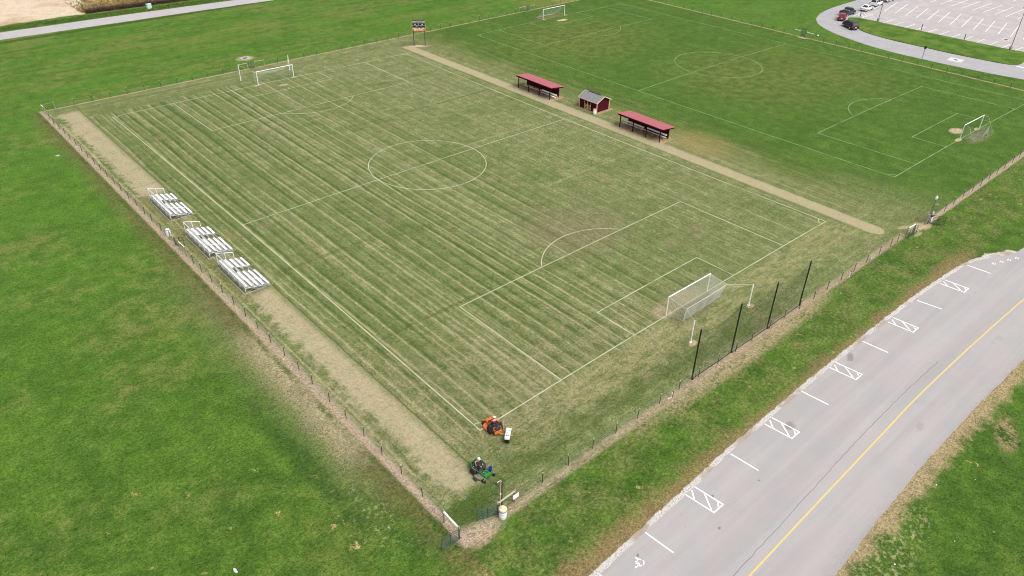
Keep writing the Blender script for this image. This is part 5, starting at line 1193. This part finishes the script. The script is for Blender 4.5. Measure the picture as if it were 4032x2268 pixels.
# ------------------------------------------------------------------ CARS
mGlass = plain('car_glass', (.012, .014, .016), .12, spec=.8); mTail = plain('tail_lamp', (.42, .012, .012), .25); mHead = plain('head_lamp', (.6, .6, .6), .2); mPlate = plain('plate', (.75, .75, .75), .5); mTrim = plain('car_trim', (.02, .02, .022), .6); mChr = plain('chrome', (.6, .6, .62), .2, .8); mRimA = plain('alloy', (.5, .5, .52), .3, .6)
def carpaint(name, c): return plain(name, c, .28, .0, .03, spec=.4)
def car(label, loc, hd, paint_m, style):
    L_, Wd, H_ = {'van': (5.1, 1.98, 1.74), 'suv': (4.6, 1.86, 1.66), 'sedan': (4.75, 1.82, 1.44), 'bigsuv': (5.0, 1.98, 1.80), 'pickup': (5.7, 2.0, 1.84)}[style]
    t = thing('parked_car', label, {'pickup': 'pickup truck', 'van': 'minivan', 'sedan': 'car'}.get(style, 'suv'), (*loc, .016), math.atan2(hd[1], hd[0]), 'cars queued on the drive')
    h = L_/2; w_ = Wd/2; belt = {'sedan': .92, 'pickup': 1.12}.get(style, 1.02); hood = belt-.04
    # lower body: loft along x
    st = [(-h, .62, belt-.22, .86), (-h+.10, .36, belt-.04, .95), (-h+.55, .27, belt, 1.0), (-.3*L_, .25, belt, 1.0), (0, .25, belt, 1.0), (.2*L_, .25, belt-.02, 1.0), (h-.95, .25, hood, .99), (h-.35, .28, hood-.10, .95), (h-.08, .36, hood-.22, .86), (h, .46, hood-.34, .76)]
    def ring(x, zb, zt, k):
        ww = w_*k; return [(x, -ww*.9, zb), (x, -ww, zb+.14), (x, -ww, (zb+zt)/2+.05), (x, -ww*.97, zt-.06), (x, -ww*.88, zt), (x, ww*.88, zt), (x, ww*.97, zt-.06), (x, ww, (zb+zt)/2+.05), (x, ww, zb+.14), (x, ww*.9, zb)]
    def loft(mb, rs):
        b = [p for r_ in rs for p in r_]; m = len(rs[0]); F = []
        for i in range(len(rs)-1):
            for k in range(m): j = (k+1) % m; F.append((i*m+k, i*m+j, i*m+m+j, i*m+m+k))
        F.append(tuple(range(m))); F.append(tuple(range(len(b)-m, len(b)))); mb._add(b, F)
    mb = MB(); loft(mb, [ring(*s) for s in st])
    if style == 'pickup':
        pass
    mb.build('body', paint_m, t, True)
    # cabin
    x0, x1, x2, x3 = {'van': (-h+.08, -h+.42, .95, 1.75), 'suv': (-h+.10, -h+.75, .35, 1.15), 'bigsuv': (-h+.08, -h+.40, .55, 1.30), 'sedan': (-h+.75, -h+1.65, .30, 1.15), 'pickup': (-.75, -.50, .75, 1.45)}[style]
    tw = w_*.74; bw = w_*.93
    def cr_(x, zt, wt, wb_=bw): return None
    A = [(x0, -bw, belt-.02), (x3, -bw, belt-.05), (x3, bw, belt-.05), (x0, bw, belt-.02)]; B = [(x1, -tw, H_-.04), (x2, -tw, H_-.04), (x2, tw, H_-.04), (x1, tw, H_-.04)]; C = [(x1+.15, -tw*.85, H_), (x2-.15, -tw*.85, H_), (x2-.15, tw*.85, H_), (x1+.15, tw*.85, H_)]
    mb = MB(); mb._add(A+B+C, [(0, 1, 5, 4), (1, 2, 6, 5), (2, 3, 7, 6), (3, 0, 4, 7), (4, 5, 9, 8), (5, 6, 10, 9), (6, 7, 11, 10), (7, 4, 8, 11), (8, 9, 10, 11)]); mb.build('cabin', paint_m, t, False)
    def pane(a, b, c, d, ins, nrm, nm, mats=None, u0=0., u1=1.):
        a, b, c, d = map(Vector, (a, b, c, d)); P_ = lambda u, v: a.lerp(b, u).lerp(d.lerp(c, u), v)
        q = [P_(u0+ins[0], ins[1]), P_(u1-ins[0], ins[1]), P_(u1-ins[0], 1-ins[2]), P_(u0+ins[0], 1-ins[2])]; nn = Vector(nrm)*.012
        m = MB(); m.extr([p_+nn for p_ in q], nn*.6); return m.build(nm, mats or mGlass, t)
    def nr(a, b, c): return (Vector(b)-Vector(a)).cross(Vector(c)-Vector(a)).normalized()
    for s in (0, 1):
        a, b, c, d = (A[0], A[1], B[1], B[0]) if s == 0 else (A[3], A[2], B[2], B[3]); nv = nr(a, b, c); nv = nv if (nv.y < 0) == (s == 0) else -nv
        cuts = {'van': (0, .36, .68, 1), 'bigsuv': (0, .34, .66, 1), 'suv': (.02, .30, .64, 1), 'sedan': (.08, .5, .92), 'pickup': (0, .45, 1)}[style]
        for u0, u1 in zip(cuts[:-1], cuts[1:]): pane(a, b, c, d, (.018, .16, .10), nv, 'side_window', None, u0, u1)
    nv = nr(A[1], A[2], B[2]); nv = nv if nv.x > 0 else -nv; pane(A[1], A[2], B[2], B[1], (.05, .08, .06), nv, 'windscreen')
    nv = nr(A[0], A[3], B[3]); nv = nv if nv.x < 0 else -nv; pane(A[0], A[3], B[3], B[0], (.09, .22 if style != 'sedan' else .1, .10), nv, 'rear_window')
    # bed
    if style == 'pickup':
        mb = MB(); bx0, bx1 = -h+.08, -.80
        for y in (-w_+.06, w_-.06): mb.box(((bx0+bx1)/2, y, belt+.02), (bx1-bx0, .10, .08))
        mb.box((bx0, 0, belt+.02), (.08, Wd-.1, .08)); mb.build('bed_rail', mTrim, t)
        mb = MB(); mb.box(((bx0+bx1)/2-.05, 0, belt+.004), (bx1-bx0-.15, Wd-.24, .012)); mb.build('bed_liner', mBlack, t)
        mb = MB(); mb.box((bx1-.28, 0, belt+.14), (.40, Wd-.14, .24), bev=.03); mb.build('tool_box', mChr, t)
    wb = L_*.30 if style != 'pickup' else L_*.31; wr = .36 if style != 'sedan' else .33
    for sx_ in (-1, 1):
        for sy in (-1, 1):
            mb = MB(); mb.lathe([(wr*1.16, 0), (wr*1.16, .01)], 22); o = mb.build('wheel_arch', mTrim, t); o.location = (sx_*wb, sy*(w_+.002), wr+.01); o.rotation_euler = (R(90*-sy), 0, 0)
            mb = MB(); mb.lathe([(wr*.6, -.1), (wr*.95, -.11), (wr, -.07), (wr, .07), (wr*.95, .11), (wr*.6, .10)], 22); o = mb.build('wheel', mRub, t, True); o.location = (sx_*wb, sy*(w_-.075), wr); o.rotation_euler = (R(90*-sy), 0, 0)
            mb = MB(); mb.lathe([(.02, .08), (wr*.62, .085), (wr*.64, .112), (wr*.5, .10), (wr*.15, .116), (.02, .12)], 18); mb.build('rim', mRimA, o, True)
    for sy in (-1, 1):
        mb = MB(); hgt = .42 if style in ('van', 'bigsuv', 'pickup') else .17; mb.box((-h+.10, sy*w_*.84, belt-.24), (.14, .26 if style != 'pickup' else .16, hgt), bev=.02); mb.build('tail_lamp', mTail, t)
        mb = MB(); mb.box((h-.10, sy*w_*.66, hood-.26), (.18, .36, .16), bev=.02); mb.build('headlight', mHead, t)
        mb = MB(); mb.box((x3-.25, sy*(w_+.10), belt+.06), (.12, .2, .15), bev=.02); mb.build('wing_mirror', paint_m, t)
    mb = MB(); mb.box((-h-.02, 0, .50), (.10, Wd*.86, .20), bev=.03); mb.build('rear_bumper', mChr if style == 'pickup' else (mTrim if style in ('suv',) else paint_m), t)
    mb = MB(); mb.box((-h-.03, 0, belt-.28), (.03, .34, .16)); mb.build('number_plate', mPlate, t)
    if style in ('van', 'suv'): mb = MB(); mb.box((-h-.075, 0, .44), (.02, Wd*.6, .05)); mb.build('bumper_strip', mChr, t)
    return t
car('black minivan on the curved drive beside the grass island', (159.05, 48.03), (.54, .84), carpaint('black_car', (.012, .012, .014)), 'van')
car('dark red crossover in the queue behind the black pickup', (165.2, 53.45), (.92, .40), carpaint('red_car', (.22, .012, .020)), 'suv')
car('black pickup truck with silver tool box in its bed', (171.2, 55.1), (1., -.03), carpaint('dark_pickup', (.030, .030, .033)), 'pickup')
car('white sedan waiting behind the white suv', (179.9, 54.2), (1., .03), carpaint('white_sedan', (.72, .72, .72)), 'sedan')
car('white suv with dark rear window ahead of the white sedan', (187.5, 55.2), (1., .03), carpaint('white_suv', (.76, .76, .76)), 'bigsuv')
car('white vehicle at the top edge leading the queue', (194.9, 55.5), (1., -.05), carpaint('white_crossover', (.74, .74, .74)), 'suv')

# ------------------------------------------------------------------ ROADSIDE WEEDS (uncountable)
def tufts(name, n_, fpos, hmin, hmax, mats, kind='stuff', blades=5):
    mb = MB()
    for _ in range(n_):
        x, y = fpos(); h = random.uniform(hmin, hmax); mb.cur = random.randrange(len(mats))
        for b in range(blades):
            a = random.uniform(0, 6.283); w_ = random.uniform(.03, .09)*h*1.6; lean = random.uniform(.1, .7)*h; ca, sa = math.cos(a), math.sin(a); ox, oy = random.uniform(-.2, .2)*h, random.uniform(-.2, .2)*h
            mb._add([(x+ox-sa*w_, y+oy+ca*w_, 0), (x+ox+sa*w_, y+oy-ca*w_, 0), (x+ox+ca*lean, y+oy+sa*lean, h*random.uniform(.7, 1))], [(0, 1, 2)])
    o = mb.build(name, mats); return tag(o, kind=kind)
mWd = [plain('brown_weed', (.11, .072, .05), .95, var=.3), plain('dark_weed', (.075, .052, .038), .95, var=.3), plain('straw_weed', (.32, .22, .09), .95, var=.2), plain('olive_weed', (.10, .10, .03), .95, var=.3)]
def fweed():
    x = random.uniform(18, 70); y0 = 175.6-(x-17)*.06; y = y0+abs(random.gauss(0, 1.2))+.4; return x, y
tufts('brown_weeds', 5200, fweed, .4, 1.1, mWd[:2]+[mWd[0]])
def fst():
    x = random.uniform(17, 80); y = 177.2+abs(random.gauss(0, 5)); return x, y
tufts('straw_weeds', 4200, fst, .3, .8, [mWd[2], mWd[3], mWd[2]])
mGv = [plain('verge_grass', (.045, .095, .012), .95, var=.3), plain('verge_grass_dry', (.13, .13, .045), .95, var=.3)]
def fvg(): x = random.uniform(-8, 60); return x, 170.7-(x+2.4)*.055+random.uniform(.3, 4.5)
tufts('verge_grass', 5000, fvg, .15, .35, [mGv[0], mGv[0], mGv[1]])
